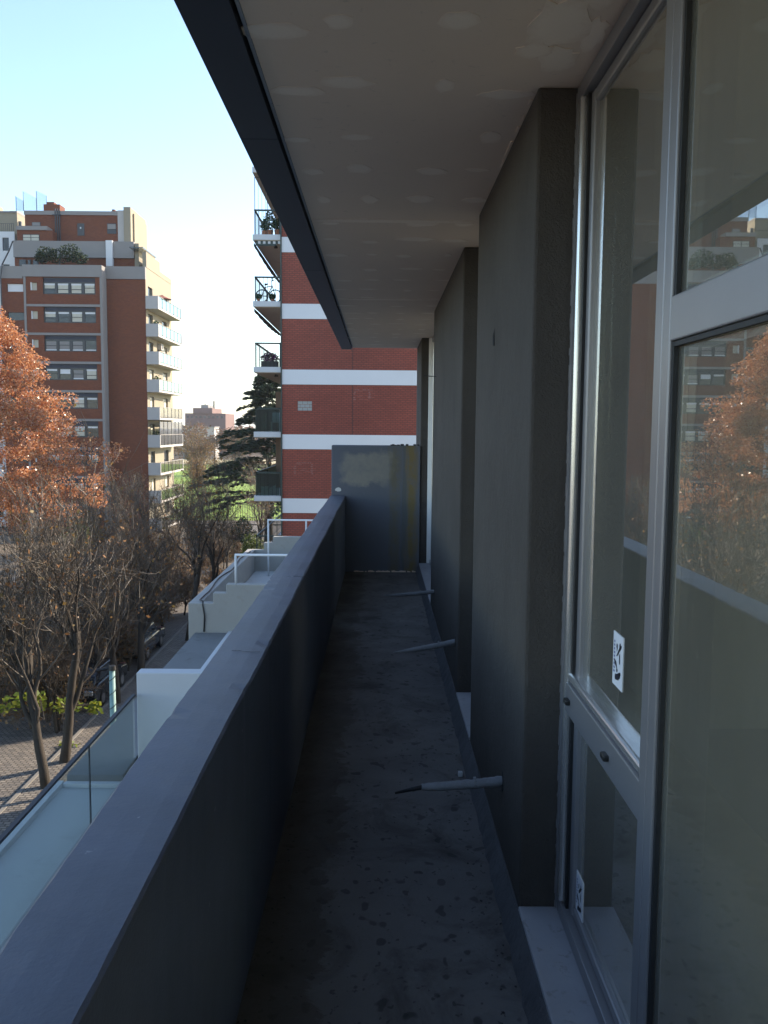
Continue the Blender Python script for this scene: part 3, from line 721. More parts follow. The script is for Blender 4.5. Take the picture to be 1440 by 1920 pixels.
# green mesh screens on the lower balconies
for z in (zD, zE):
    box('mesh_screen', (XBL+0.09, XB-0.09, YB+0.055, YB+0.063, z+0.03, z+1.0), M['mesh_green'], bb)
    box('mesh_screen', (XBL+0.06, XBL+0.068, YB+0.2, 51.5, z+0.03, z+1.0), M['mesh_green'], bb)
# scalloped awnings seen under the two upper slabs
for z in (zA, zB_):
    mb = MB(); pts = []
    for i in range(25):
        y = YB+0.6+11.0*i/24; pts.append((XBL-0.02, y, z-0.27)); 
    for i in range(24):
        d0 = 0.12+0.02*math.sin(i*1.9)+0.12*math.sin(i/24*math.pi); d1 = 0.12+0.02*math.sin((i+1)*1.9)+0.12*math.sin((i+1)/24*math.pi)
        a, b = pts[i], pts[i+1]
        mb.prism([(a[1], a[2]), (b[1], b[2]), (b[1], b[2]-d1), (a[1], a[2]-d0)], 'x', XBL-0.03, XBL+0.0)
    mb.build('awning_valance', M['dark_awning'], bb)
mb = MB(); zt = zA-0.27
for i in range(5):
    mb.cur = 0; mb.box(XBL+0.12+0.22*i, XBL+0.23+0.22*i, YB+0.1, YB+0.14, zt-0.12, zt+0.005)
    mb.cur = 1; mb.box(XBL+0.231+0.22*i, XBL+0.339+0.22*i, YB+0.1, YB+0.14, zt-0.12, zt+0.005)
mb.cur = 0; mb.box(XBL+0.12, XB-0.2, YB+0.09, YB+0.15, zt-0.20, zt-0.121); mb.build('striped_valance', [M['green_rail'], M['white']], bb)
# partition walls on two balconies; shade painted brown, sunlit part painted tan
M['shaded_stucco'] = pm('shaded_stucco', (0.17, 0.11, 0.07), 0.25, 1.5, 0.9, 0.2, 20)
M['sunlit_stucco'] = pm('sunlit_stucco', (0.50, 0.36, 0.21), 0.15, 1.5, 0.9, 0.2, 20)
for (z, h) in ((zE, 2.55), (zD, 2.0)):
    box('balcony_partition', (XBL+0.35, XB-0.5, 45.5, 45.7, z+0.001, z+h), M['shaded_stucco'], bb)
    box('balcony_partition', (XB-0.499, XB-0.02, 45.3, 45.5, z+0.001, z+h), M['sunlit_stucco'], bb)
for z in (zA, zC_):
    MB().tube([(XB-0.35, YB+1.2, z-0.36), (XB-0.35, YB+1.2, z-0.262)], [0.09, 0.06], 10).build('ceiling_lamp', M['dark_awning'], bb)

# ---------------- things standing on those balconies
M['leaf_pot'] = leaf_mat('potted_plant_leaves', [(0.015, 0.04, 0.02), (0.03, 0.07, 0.03), (0.05, 0.10, 0.03)], 0.25)
M['terracotta'] = pm('terracotta', (0.32, 0.12, 0.06), 0.2, 6, 0.8, 0.1, 30)
def leaf_cloud(mb, c, rad, n, size, r, shell=0.35, flat=0.6):
    for i in range(n):
        while True:
            v = Vector((r.uniform(-1, 1), r.uniform(-1, 1), r.uniform(-1, 1)))
            if shell < v.length < 1: break
        p = Vector((c[0]+v.x*rad[0], c[1]+v.y*rad[1], c[2]+v.z*rad[2])); s = size*r.uniform(0.6, 1.4)
        leaf(mb, p, s, r, flat)
def leaf(mb, p, s, r, flat=0.6):
    a = Vector((r.gauss(0, 1), r.gauss(0, 1), r.gauss(0, flat))).normalized(); b = a.cross(Vector((r.gauss(0, 1), r.gauss(0, 1), r.gauss(0, 1)))).normalized()
    a, b = a*s*0.5, b*s*0.32
    mb.quad(p-a, p-b, p+a, p+b)
def pot_plant(x, y, z, h, w, seed, lab, mat=None, k=1.0):
    t = thing('potted_plant', (x, y, z), lab, 'plant', 'potted plants on the brick block balconies'); r = random.Random(seed)
    MB().tube([(x, y, z), (x, y, z+0.28*k)], [0.11*k, 0.15*k], 10).build('pot', M['terracotta'], t)
    mb = MB(); leaf_cloud(mb, (x, y, z+0.28*k+h*0.45), (w, w, h*0.5), 220, 0.13, r, 0.1); mb.build('foliage', mat or M['leaf_pot'], t)
pot_plant(-4.95, YB+0.5, zA, 0.9, 0.30, 1, 'tall green potted plant behind the grille of the highest balcony in view')
pot_plant(-4.62, YB+0.45, zA, 0.55, 0.22, 2, 'low green potted plant beside the brick corner, highest balcony in view')
pot_plant(-5.2, YB+0.7, zA, 0.5, 0.2, 9, 'small green potted plant, outermost on the highest balcony in view')
pot_plant(-4.85, YB+0.35, zB_, 0.25, 0.13, 3, 'small potted plant beside the bicycle on the balcony', None, 0.5)
pot_plant(-5.45, YB+0.30, zB_, 0.22, 0.12, 4, 'small potted plant under the rear wheel of the bicycle', None, 0.5)
fl = thing('flower_box', (-5.0, YB+0.4, zC_), 'dark flower box with purple blooms on the balcony below the bicycle', 'planter')
box('trough', (-5.35, -4.6, YB+0.3, YB+0.55, zC_, zC_+0.28), M['dark_awning'], fl, 0.01)
M['bloom'] = leaf_mat('purple_blooms', [(0.03, 0.05, 0.02), (0.10, 0.02, 0.10), (0.22, 0.05, 0.18), (0.03, 0.07, 0.03)], 0.2)
mb = MB(); leaf_cloud(mb, (-4.98, YB+0.42, zC_+0.45), (0.42, 0.16, 0.22), 380, 0.10, random.Random(6), 0.0); mb.build('flowers', M['bloom'], fl)
# bicycle
bk = thing('bicycle', (-5.05, YB+0.42, zB_), 'dark bicycle parked behind the railing of a brick block balcony', 'bicycle')
yb = YB+0.42
for x in (-5.32, -4.72):
    pts = [(x+0.27*math.cos(a), yb, zB_+0.28+0.27*math.sin(a)) for a in [2*math.pi*i/20 for i in range(21)]]
    w = MB().tube(pts, 0.028, 6, False).build('wheel', M['black'], bk)
    mb = MB()
    for i in range(8): a = 2*math.pi*i/8; mb.tube([(x, yb, zB_+0.28), (x+0.26*math.cos(a), yb, zB_+0.28+0.26*math.sin(a))], 0.005, 3, False)
    mb.build('spokes', M['alu'], w)
A_, B2, C2, D2 = (-5.32, yb, zB_+0.28), (-5.08, yb, zB_+0.27), (-5.17, yb, zB_+0.66), (-4.86, yb, zB_+0.72)
F_ = (-4.72, yb, zB_+0.28)
mb = MB()
for a, b in ((A_, B2), (A_, C2), (B2, C2), (B2, D2), (C2, D2), (D2, F_)): mb.tube([a, b], 0.022, 6)
mb.build('frame', M['black'], bk)
MB().tube([(-5.20, yb, zB_+0.78), (-5.05, yb, zB_+0.80)], [0.06, 0.03], 6).build('saddle', M['black'], bk)
MB().tube([C2, (-5.19, yb, zB_+0.78)], 0.018, 6).build('seat_post', M['black'], bk)
MB().tube([D2, (-4.89, yb, zB_+0.92), (-4.80, yb-0.22, zB_+1.02), (-4.88, yb-0.27, zB_+1.02)], 0.016, 6).build('handlebar', M['black'], bk)
MB().tube([D2, (-4.89, yb, zB_+0.92), (-4.80, yb+0.22, zB_+1.02), (-4.88, yb+0.27, zB_+1.02)], 0.016, 6).build('handlebar', M['black'], bk)
# plastic chair and box behind the mesh screens
ch = thing('plastic_chair', (-4.75, YB+0.8, zD), 'white plastic chair behind a green mesh screen on the brick block', 'chair')
box('seat', (-4.97, -4.55, YB+0.6, YB+1.0, zD+0.42, zD+0.46), M['white'], ch, 0.01); box('backrest', (-4.97, -4.55, YB+1.0, YB+1.04, zD+0.46, zD+0.88), M['white'], ch, 0.01)
for x in (-4.95, -4.59):
    for y in (YB+0.62, YB+0.98): box('leg', (x-0.02, x+0.02, y-0.02, y+0.02, zD, zD+0.42), M['white'], ch)
bxx = thing('storage_box', (-5.25, YB+0.6, zE), 'white storage box on the lower mesh screened balcony', 'box')
box('body', (-5.40, -5.10, YB+0.45, YB+0.75, zE, zE+0.34), M['white'], bxx, 0.01); box('lid', (-5.42, -5.08, YB+0.43, YB+0.77, zE+0.341, zE+0.38), M['white'], bxx, 0.008)

# ================================================================== TALL BRICK BLOCK FAR LEFT
M['frame_grey'] = pm('grey_concrete_trim', (0.235, 0.220, 0.208), 0.12, 0.6, 0.85, 0.1, 10)
M['cream'] = pm('cream_paint', (0.265, 0.228, 0.165), 0.10, 0.5, 0.85, 0.1, 10)
M['balc_white'] = pm('off_white_balcony', (0.42, 0.395, 0.37), 0.14, 0.8, 0.85, 0.1, 10, 0.01, 0, (0.45, 0.42, 0.38))
M['win_dark'] = pm('dark_window_frame', (0.02, 0.022, 0.028), 0.2, 3, 0.4, 0)
M['pane_far'] = pm('far_window_pane', (0.025, 0.032, 0.040), 0.4, 0.5, 0.12, 0, spec=0.45)
M['transom'] = pm('navy_panel', (0.022, 0.026, 0.045), 0.4, 0.8, 0.5, 0, spec=0.3)
M['curtain'] = pm('pale_blind', (0.50, 0.47, 0.38), 0.45, 1.5, 0.7, 0)
M['blind_white'] = pm('white_roller_blind', (0.62, 0.62, 0.62), 0.05, 2, 0.6, 0)
M['balc_glass'] = pm('turquoise_balcony_glass', (0.13, 0.26, 0.28), 0.10, 1, 0.12, 0, spec=0.8)
M['balc_glass_dark'] = glass_mat('smoked_balcony_glass', (0.35, 0.38, 0.36), 1.5)
YLB = 85.0
def bx(px, Y=YLB, py=640): return P(px, py, Y).x
def bz(py, Y=YLB, px=150): return P(px, py, Y).z
lb = thing('tall_brick_building', (bx(150), 90, 0), 'tall brick apartment block with grey concrete grid, strip windows and roof terraces', 'building')
XR = bx(274, 86.3)
flo = [53.6*k for k in range(9)]
zbay = bz(519.5)
holes = []
for d in flo:
    holes += [(bx(83), bx(181), bz(552+d), bz(520.5+d)), (bx(60), bx(72), bz(545+d), bz(530+d)), (bx(16), bx(46.5), bz(548+d), bz(533+d))]
holes = [h for h in holes if h[2] > 0.4]
mb = MB(); holes_wall(mb, (bx(4), bx(191)), (0, zbay), holes, lambda u, w, z: (u, YLB+w, z), 0.35); mb.build('front_wall', M['brick_far'], lb)
mb = MB().box(bx(202, 86.3)-1, XR-0.36, 86.3, 96.9, 0, bz(523, 86.3)); mb.box(XR-0.36, XR, 86.3, 86.335, 0, bz(523, 86.3)); mb.build('side_block', M['brick_far'], lb)
box('core', (bx(6), bx(202, 86.3)-1.02, YLB+0.4, 96.9, 0, zbay-0.05), M['brick_far'], lb)
# grey concrete grid
box('pillar', (bx(189.5), bx(194), YLB-0.06, 86.31, 0, bz(497)), M['frame_grey'], lb)
box('pillar', (bx(47.5), bx(51.5), YLB-0.06, YLB+0.1, 0, bz(519.5)), M['frame_grey'], lb)
for k in range(1, 9):
    zb = bz(573+53.6*(k-1))
    if zb < 0.6: break
    box('floor_beam', (bx(51.6), bx(189.4), YLB-0.05, YLB+0.1, zb-0.11, zb+0.11), M['frame_grey'], lb)
box('parapet', (bx(46), bx(194)-0.01, YLB-0.08, YLB+0.25, bz(519.5)+0.01, bz(497)), M['frame_grey'], lb)
box('parapet', (bx(4), bx(46)-0.01, YLB-0.04, YLB+0.25, bz(523), bz(500)), M['frame_grey'], lb)
box('parapet', (bx(194.2), XR+0.03, 86.22, 86.6, bz(522.6, 86.3), bz(499, 86.3)), M['frame_grey'], lb)
rw = random.Random(8)
# strip windows: dark frame, transom panel, four panes, blinds at different heights
def strip_window(d, style):
    z0, z1 = bz(552+d), bz(520.5+d)
    if z0 < 0.5: return
    w = MB(); y = YLB+0.10
    xs = [(84.5, 105.5), (109.5, 130.5), (134.5, 155), (159.5, 179.5)]
    zt = z1-(z1-z0)*0.30
    w.box(bx(83), bx(181), y, y+0.12, z0, z0+0.10); w.box(bx(83), bx(181), y, y+0.12, z1-0.08, z1); w.box(bx(83), bx(181), y, y+0.12, zt-0.06, zt+0.06)
    for (a, b) in ((83, 84.5), (105.5, 109.5), (130.5, 134.5), (155, 159.5), (179.5, 181)): w.box(bx(a), bx(b), y+0.001, y+0.119, z0+0.101, zt-0.061)
    fr = w.build('window', M['win_dark'], lb)
    MB().box(bx(84), bx(180.5), y+0.06, y+0.08, zt+0.061, z1-0.081).build('transom_pane', M['transom'], fr)
    for i, (a, b) in enumerate(xs):
        zm = (z0+zt)/2+rw.uniform(-0.1, 0.1)
        MB().box(bx(a), bx(b), y+0.07, y+0.09, z0+0.101, zt-0.061).build('pane', M['pane_far'], fr)
        kind = style[i]
        hh = (zt-z0-0.16)
        if kind == 'f': MB().box(bx(a)+0.06, bx(b)-0.06, y+0.05, y+0.068, z0+0.14+hh*rw.choice((0.0, 0.0, 0.3, 0.45)), zt-0.08).build('blind', M['curtain'], fr)
        if kind == 'h': MB().box(bx(a)+0.06, bx(b)-0.06, y+0.05, y+0.068, zt-0.08-hh*0.45, zt-0.08).build('blind', M['blind_white'], fr)
        if kind in 'tf': MB().box(bx(a)+0.04, bx(b)-0.04, y+0.035, y+0.049, zt-0.24, zt-0.07).build('blind_roll', M['blind_white'], fr)
        if kind in 'bw': MB().box(bx(a)+0.04, bx(b)-0.04, y+0.035, y+0.049, z0+0.104, z0+0.20).build('blind_foot', M['blind_white'], fr)
        if kind == 'w': MB().box(bx(a)+0.06, bx(b)-0.06, y+0.05, y+0.068, z0+0.2, zt-0.15).build('blind', M['frame_grey'], fr)
        if kind != 'h': MB().box(bx(a), bx(b), y+0.02, y+0.034, zm-0.03, zm+0.03).build('glazing_bar', M['win_dark'], fr)
sty = ['ffff', 'ftft', 'wwwb', 'thwf', 'ttft', 'hfft', 'fttf', 'wtft', 'tttt']
for d, s_ in zip(flo, sty):
    strip_window(d, s_)
    if bz(545+d) > 0.6:
        fr = box('small_window', (bx(60), bx(72), YLB+0.18, YLB+0.24, bz(545+d), bz(530+d)), M['curtain'] if rw.random() < 0.6 else M['pane_far'], lb)
        MB().box(bx(60), bx(62), YLB+0.02, YLB+0.178, bz(545+d), bz(530+d)).build('reveal', M['blind_white'], fr)
        box('shutter', (bx(17), bx(46.2), YLB+0.12, YLB+0.2, bz(548+d)+0.02, bz(533+d)-0.02), M['blind_white'] if d in (0, flo[3]) else M['pane_far'], lb)
# ---- sunlit side with balconies
sideh = []
for k in range(9):
    zf = bz(579+52*k, 86.3, 276)+0.22
    if zf < 0.2: break
    sideh += [(87.2, 88.9, zf+0.05, zf+2.05), (92.6, 94.6, zf+0.8, zf+2.05)]
mb = MB(); holes_wall(mb, (86.34, 96.9), (0, bz(499, 86.3)), sideh, lambda u, w, z: (XR+0.025-w, u, z), 0.3); mb.build('side_wall', M['cream'], lb)
for (a, b, c_, d) in sideh:
    f = box('side_window', (XR-0.25, XR-0.18, a, b, c_, d), M['win_dark'], lb)
    MB().box(XR-0.18, XR-0.15, a+0.08, (a+b)/2-0.03, c_+0.08, d-0.08).build('pane', M['pane_far'], f)
    MB().box(XR-0.18, XR-0.15, (a+b)/2+0.03, b-0.08, c_+0.08, d-0.08).build('pane', M['curtain'] if rw.random() < 0.5 else M['pane_far'], f)
XBO = bx(298, 86.3)
for k in range(9):
    zf = bz(579+52*k, 86.3, 276)
    if zf < 0.2: break
    b = box('balcony', (XR+0.03, XBO, 86.2, 96.2, zf, zf+0.20), M['balc_white'], lb)
    box('end_wall', (XR+0.03, XBO, 86.2, 86.35, zf+0.201, zf+1.22), M['balc_white'], b)
    box('end_wall', (XR+0.03, XBO, 96.05, 96.2, zf+0.201, zf+1.22), M['balc_white'] if k > 1 else M['brick_far'], b)
    gl = M['balc_glass'] if k < 4 else M['balc_glass_dark']
    n = 6
    for i in range(n):
        ya = 86.4+9.6*i/n; yb_ = 86.4+9.6*(i+1)/n
        box('glass_panel', (XBO-0.06, XBO-0.03, ya+0.05, yb_-0.05, zf+0.26, zf+1.18), gl, b)
        box('post', (XBO-0.08, XBO-0.01, ya-0.045, ya+0.045, zf+0.201, zf+1.2), M['win_dark'], b)
    box('top_rail', (XBO-0.09, XBO, 86.36, 96.04, zf+1.201, zf+1.26), M['frame_grey'], b)
    if k == 5:       # glazed-in balcony
        for i in range(7):
            ya = 86.3+9.7*i/6; box('glazing_post', (XBO-0.08, XBO-0.02, ya-0.05, ya+0.05, zf+1.262, zf+2.55), M['win_dark'], b)
        for i in range(6):
            ya = 86.3+9.7*i/6; box('glazing', (XBO-0.06, XBO-0.045, ya+0.06, ya+1.55, zf+1.27, zf+2.5), M['balc_glass_dark'], b)
# ---- setback storeys and roof
Y2 = 88.5
rx = lambda px: bx(px, Y2, 480); rz = lambda py: bz(py, Y2)
box('setback_wall', (rx(25), rx(251), Y2+0.3, 96.5, bz(521), rz(483)), M['brick_far'], lb)
box('setback_band', (rx(25), rx(251), Y2, 96.6, rz(483), rz(452)), M['frame_grey'], lb)
box('white_column', (rx(200), rx(212), Y2-0.25, Y2+0.2, rz(499), rz(451)), M['blind_white'], lb)
for (a, b) in ((34, 47), (50, 56), (60, 70)):
    f = box('terrace_window', (rx(a), rx(b), Y2+0.18, Y2+0.31, rz(499), rz(487)), M['win_dark'], lb)
    MB().box(rx(a)+0.08, rx(b)-0.08, Y2+0.15, Y2+0.18, rz(498), rz(488)).build('pane', M['pane_far'], f)
Y3 = 91.0
hx = lambda px: bx(px, Y3, 420); hz = lambda py: bz(py, Y3)
box('penthouse', (hx(47), hx(221), Y3, 96.4, rz(455), hz(403.5)), M['brick_far'], lb)
box('penthouse_coping', (hx(46), hx(221), Y3-0.1, 96.5, hz(403.5), hz(396)), M['frame_grey'], lb)
box('penthouse_pillar', (hx(221.3), hx(232.5), Y3-0.1, 96.5, rz(455), hz(394)), M['balc_white'], lb)
box('penthouse_pillar', (hx(234), hx(247), Y3-0.4, 96.5, rz(455), hz(389)), M['cream'], lb)
box('penthouse_side', (hx(247.3), hx(250), Y3+0.4, 96.3, rz(455), hz(398)), M['cream'], lb)
f = box('penthouse_door', (hx(145), hx(158), Y3-0.04, Y3+0.1, hz(442), hz(419)), M['win_dark'], lb)
MB().box(hx(150), hx(152.5), Y3-0.06, Y3-0.041, hz(429), hz(426)).build('notice', M['blind_white'], f)
f = box('penthouse_window', (hx(201), hx(218), Y3-0.04, Y3+0.1, hz(438), hz(418.5)), M['win_dark'], lb)
MB().box(hx(202), hx(217), Y3-0.07, Y3-0.041, hz(429), hz(420)).build('shutter', M['frame_grey'], f)
f = box('penthouse_window', (hx(60), hx(76), Y3-0.04, Y3+0.1, hz(430), hz(417.5)), M['win_dark'], lb)
MB().box(hx(61), hx(75), Y3-0.07, Y3-0.041, hz(424), hz(418)).build('shutter', M['frame_grey'], f)
Y4 = 89.6
box('stair_hut', (bx(32, Y4, 440), bx(98, Y4, 440), Y4, Y3-0.02, rz(453), bz(432.5, Y4)), M['brick_far'], lb)
box('stair_hut_coping', (bx(31.5, Y4, 440), bx(89, Y4, 440), Y4-0.15, Y3-0.02, bz(432.5, Y4), bz(425, Y4)), M['frame_grey'], lb)
f = box('stair_hut_window', (bx(43, Y4, 440), bx(74, Y4, 440), Y4-0.06, Y4+0.1, bz(453, Y4), bz(440.5, Y4)), M['win_dark'], lb)
for (a, b) in ((44, 57.5), (59, 73)):
    for (c_, d) in ((452, 447), (446, 441.5)):
        MB().box(bx(a, Y4, 440), bx(b, Y4, 440), Y4-0.08, Y4-0.061, bz(c_, Y4), bz(d, Y4)).build('pane', M['curtain'], f)
for (a, b, c_, d) in ((72, 103, 396, 376.5), (78, 92, 376.4, 372), (201, 214, 396, 388), (202, 207, 387.9, 385), (118, 131, 396, 391)):
    box('chimney', (hx(a), hx(b), 92.5, 94.0, hz(c_), hz(d)), M['brick_far'], lb)
# sunlit terrace walls stepping down the right side
box('terrace_wall', (XR-0.3, XR+0.06, 86.62, 92.0, bz(499, 86.3)+0.003, bz(470, 86.3)), M['cream'], lb)
box('terrace_wall', (XR-0.3, XR+0.05, 92.01, 96.9, bz(499, 86.3)+0.003, bz(488, 86.3)), M['cream'], lb)
box('terrace_wall', (rx(252), rx(260), Y2+0.1, 95, bz(499, 86.3), rz(455)), M['cream'], lb)
box('lean_to', (rx(251.2), XR-0.31, 86.9, 92, rz(470), rz(468)), M['balc_glass_dark'], lb)
mb = MB()
for px in (105, 109, 113): mb.tube([(hx(px), Y3-0.15, rz(452)), (hx(px), Y3-0.15, hz(392))], 0.06, 6)
mb.tube([(hx(100), Y3-0.15, hz(404)), (hx(116), Y3-0.15, hz(404))], 0.06, 6); mb.build('drain_stack', M['win_dark'], lb)

# rooftop net, bush, awning, air conditioners
M['net'] = pm('blue_net', (0.25, 0.42, 0.62), 0.2, 3, 0.7, 0)
nf = thing('rooftop_net', (hx(60), 93.5, hz(396)), 'pale blue net screen on poles on top of the tall brick block', 'net')
for (a, b, ya, yb_) in ((30.5, 44.5, 368, 377), (44.6, 69, 359, 372), (69.1, 88, 358, 367)):
    mb = MB(); q = 93.5
    A = P(a, 395, q); B = P(b, 395, q); za, zb = P(a, ya, q).z, P(b, yb_, q).z
    for (X, Z) in ((A.x, za), (B.x, zb)): mb.tube([(X, q, A.z), (X, q, Z)], 0.05, 5)
    MBn = MB()
    for i in range(14):
        t = i/13; X = A.x+(B.x-A.x)*t; Z = za+(zb-za)*t; MBn.tube([(X, q, A.z), (X, q, Z)], 0.012, 3, False)
    for i in range(12):
        t = i/11; MBn.tube([(A.x, q, A.z+(za-A.z)*t), (B.x, q, A.z+(zb-A.z)*t)], 0.012, 3, False)
    o = mb.build('pole', M['net'], nf); MBn.build('netting', M['net'], o)
bu = thing('terrace_bush', (bx(115), YLB+0.7, bz(497)), 'big dark green bush growing over the parapet of the roof terrace', 'bush')
M['bush'] = leaf_mat('dark_evergreen_leaves', [(0.008, 0.018, 0.008), (0.016, 0.034, 0.012), (0.03, 0.05, 0.016)], 0.08, 0.7, 0.2)
mb = MB(); r = random.Random(4)
for (px, py, w, h) in ((88, 476, 20, 15), (110, 480, 26, 14), (132, 474, 22, 17), (148, 484, 17, 11), (78, 484, 12, 10)):
    c_ = P(px, py, YLB+0.7); k = YLB/FPX; leaf_cloud(mb, c_, (w*k, 0.8, h*k), 420, 0.22, r, 0.2)
mb.build('foliage', M['bush'], bu)
MB().tube([(bx(110), YLB+0.7, bz(500)), (bx(112), YLB+0.7, bz(480))], 0.08, 6).build('stem', M['win_dark'], bu)
box('planter', (bx(80), bx(150), YLB+0.3, YLB+1.1, bz(502), bz(498)), M['frame_grey'], bu)
def ac_unit(y, z, lab):
    t = thing('air_conditioner', (XR+0.25, y, z), lab, 'air conditioner', 'air conditioners on the sunlit side')
    box('casing', (XR+0.03, XR+0.42, y-0.45, y+0.45, z, z+0.62), M['balc_white'], t, 0.02)
    MB().tube([(XR+0.42, y, z+0.31), (XR+0.44, y, z+0.31)], 0.24, 12).build('fan_grille', M['win_dark'], t)
    box('bracket', (XR+0.03, XR+0.4, y-0.4, y+0.4, z-0.06, z-0.001), M['win_dark'], t)
zk = lambda k: bz(579+52*k, 86.3, 276)
ac_unit(91.0, zk(2)+1.75, 'boxy air conditioner on the cream wall, third balcony from the top')
ac_unit(93.8, zk(0)+1.5, 'air conditioner beside the awning on the topmost balcony')
pu_ = thing('sun_umbrella', (XR+0.75, 89.5, zk(0)+0.2), 'dull red sun umbrella open on the topmost balcony', 'umbrella')
MB().tube([(XR+0.75, 89.5, zk(0)+0.201), (XR+0.75, 89.5, zk(0)+1.75)], 0.03, 6).build('pole', M['win_dark'], pu_)
M['canopy'] = pm('dull_red_canvas', (0.22, 0.08, 0.06), 0.2, 2, 0.9, 0)
MB().tube([(XR+0.75, 89.5, zk(0)+1.35), (XR+0.75, 89.5, zk(0)+1.75)], [1.05, 0.05], 8).build('canopy', M['canopy'], pu_)
for k, y in ((1, 87.6), (3, 88.0), (5, 87.5)):
    t = thing('balcony_plant', (XR+0.6, y, zk(k)+0.2), {1: 'green plant on the second balcony from the top, sunlit side', 3: 'green plant on the fourth balcony from the top, sunlit side', 5: 'green plant on the glazed-in balcony of the sunlit side'}[k], 'plant', 'plants on the sunlit balconies')
    MB().tube([(XR+0.6, y, zk(k)+0.201), (XR+0.6, y, zk(k)+0.55)], [0.15, 0.2], 8).build('pot', M['terracotta'], t)
    mb = MB(); leaf_cloud(mb, (XR+0.6, y, zk(k)+1.15), (0.45, 0.45, 0.55), 160, 0.2, r, 0.1); mb.build('foliage', M['leaf_pot'], t)

# pale building beyond its left edge
wb = thing('pale_apartment_building', (bx(-90, 92), 97, 0), 'white and cream apartment block at the left edge, behind the red tree', 'building')
YW = 92.0; wx = lambda px: bx(px, YW, 500); wz = lambda py: bz(py, YW, 0)
hs = []
for k in range(11):
    for (a, b) in ((-150, -128), (-110, -88), (-66, -44), (-22, -8), (6, 18)):
        zz = wz(462+50*k+8); hs.append((wx(a), wx(b), zz, zz+1.3))
hs = [h for h in hs if h[2] > 0.8]
mb = MB(); holes_wall(mb, (wx(-190), wx(29)), (0, wz(434)), hs, lambda u, w, z: (u, YW+w, z), 0.3); mb.build('front_wall', M['blind_white'], wb)
box('core', (wx(-190), wx(29), YW+0.35, 104, 0, wz(436)), M['cream'], wb)
for h in hs:
    f = box('window', (h[0], h[1], YW+0.15, YW+0.2, h[2], h[3]), M['win_dark'], wb)
    MB().box(h[0]+0.06, (h[0]+h[1])/2-0.03, YW+0.12, YW+0.148, h[2]+0.06, h[3]-0.06).build('pane', M['pane_far'], f)
    MB().box((h[0]+h[1])/2+0.03, h[1]-0.06, YW+0.12, YW+0.148, h[2]+0.06, h[3]-0.06).build('pane', M['pane_far'], f)
box('upper_storey', (wx(-190), wx(20), YW+2, 103, wz(437), wz(390)), M['cream'], wb)
box('upper_storey_coping', (wx(-190), wx(20.5), YW+1.9, 103.1, wz(390), wz(387)), M['frame_grey'], wb)
box('lift_house', (wx(-120), wx(-60), YW+3, 101, wz(387), wz(350)), M['cream'], wb)
box('lift_house', (wx(3), wx(17), YW+2.5, 101, wz(387), wz(384)), M['cream'], wb)
mb = MB()
for i in range(60):
    X = wx(-188)+(wx(26)-wx(-188))*i/59; mb.tube([(X, YW+0.2, wz(434)), (X, YW+0.2, wz(418))], 0.02, 4, False)
mb.box(wx(-190), wx(27), YW+0.17, YW+0.23, wz(418.5), wz(418)); mb.build('terrace_railing', M['win_dark'], wb)
f = box('upper_window', (wx(22), wx(27), YW+2.0, YW+2.2, wz(431), wz(406)), M['win_dark'], wb)
tag(MB().tube([P(24, 452, 84.7), P(17, 470, 84.7), P(4, 496, 84.7), P(1, 520, 84.7), P(4, 590, 84.7), P(5, 700, 84.7)], 0.07, 5).build('hanging_cable', M['win_dark']), 'black cable hanging down between the brick and the pale block', 'cable')

# ================================================================== GROUND
def cobble_mat():
    s = NT('cobble_stones'); x, y, z = s.sep()
    cv = s.n('ShaderNodeCombineXYZ'); s.l(x, cv.inputs[0]); s.l(y, cv.inputs[1])
    t = s.n('ShaderNodeTexBrick'); s.l(cv.outputs[0], t.inputs['Vector']); t.inputs['Scale'].default_value = 1
    t.inputs['Brick Width'].default_value = 0.20; t.inputs['Row Height'].default_value = 0.13; t.inputs['Mortar Size'].default_value = 0.018
    t.inputs['Color1'].default_value = (0.22, 0.19, 0.155, 1); t.inputs['Color2'].default_value = (0.13, 0.115, 0.10, 1); t.inputs['Mortar'].default_value = (0.05, 0.042, 0.035, 1)
    n = s.noise(0.5, 8, 0.6); lf = s.ramp(s.noise(7, 6, 0.7), 0.60, 0.66)
    s.color(s.mix(s.math('MULTIPLY', lf, s.ramp(n, 0.4, 0.6)), s.mix(1.0, t.outputs[0], s.mix(n, (0.7,)*3, (1.25,)*3), 'MULTIPLY'), (0.20, 0.10, 0.04))); s.rough(0.8)
    s.bump(s.math('SUBTRACT', 1.0, t.outputs['Fac']), 0.8, 0.03); return s.mat
M['cobble'] = cobble_mat()
M['earth'] = pm('leaf_strewn_earth', (0.14, 0.105, 0.07), 0.4, 0.15, 0.95, 0.5, 4, 0.05, 0, (0.20, 0.11, 0.05))
M['pave'] = M['cobble']
M['kerb'] = pm('kerb_stone', (0.17, 0.155, 0.135), 0.2, 1.2, 0.85, 0.2, 10)
M['lawn'] = pm('lawn', (0.19, 0.28, 0.03), 0.30, 0.12, 0.9, 0.9, 6, 0.08)
tag(MB().quad((-1500, -200, -0.15), (1500, -200, -0.15), (1500, 4500, -0.15), (-1500, 4500, -0.15)).build('ground', M['earth']), kind='structure')
tag(MB().quad((-20.3, -60, -0.14), (-10.35, -60, -0.14), (-10.35, 96, -0.14), (-20.3, 96, -0.14)).build('road', M['cobble']), kind='structure')
tag(box('pavement', (-10.2, 8, -60, 39.9, -0.15, 0.0), M['pave']), kind='structure')
tag(box('pavement', (-10.2, -6.5, 39.91, 96, -0.15, 0.0), M['pave']), kind='structure')
tag(box('pavement', (-25.5, -20.45, -60, 84.6, -0.15, 0.0), M['pave']), kind='structure')
tag(box('pavement', (-21.2, -10.36, 96.1, 99.0, -0.15, -0.01), M['pave']), kind='structure')
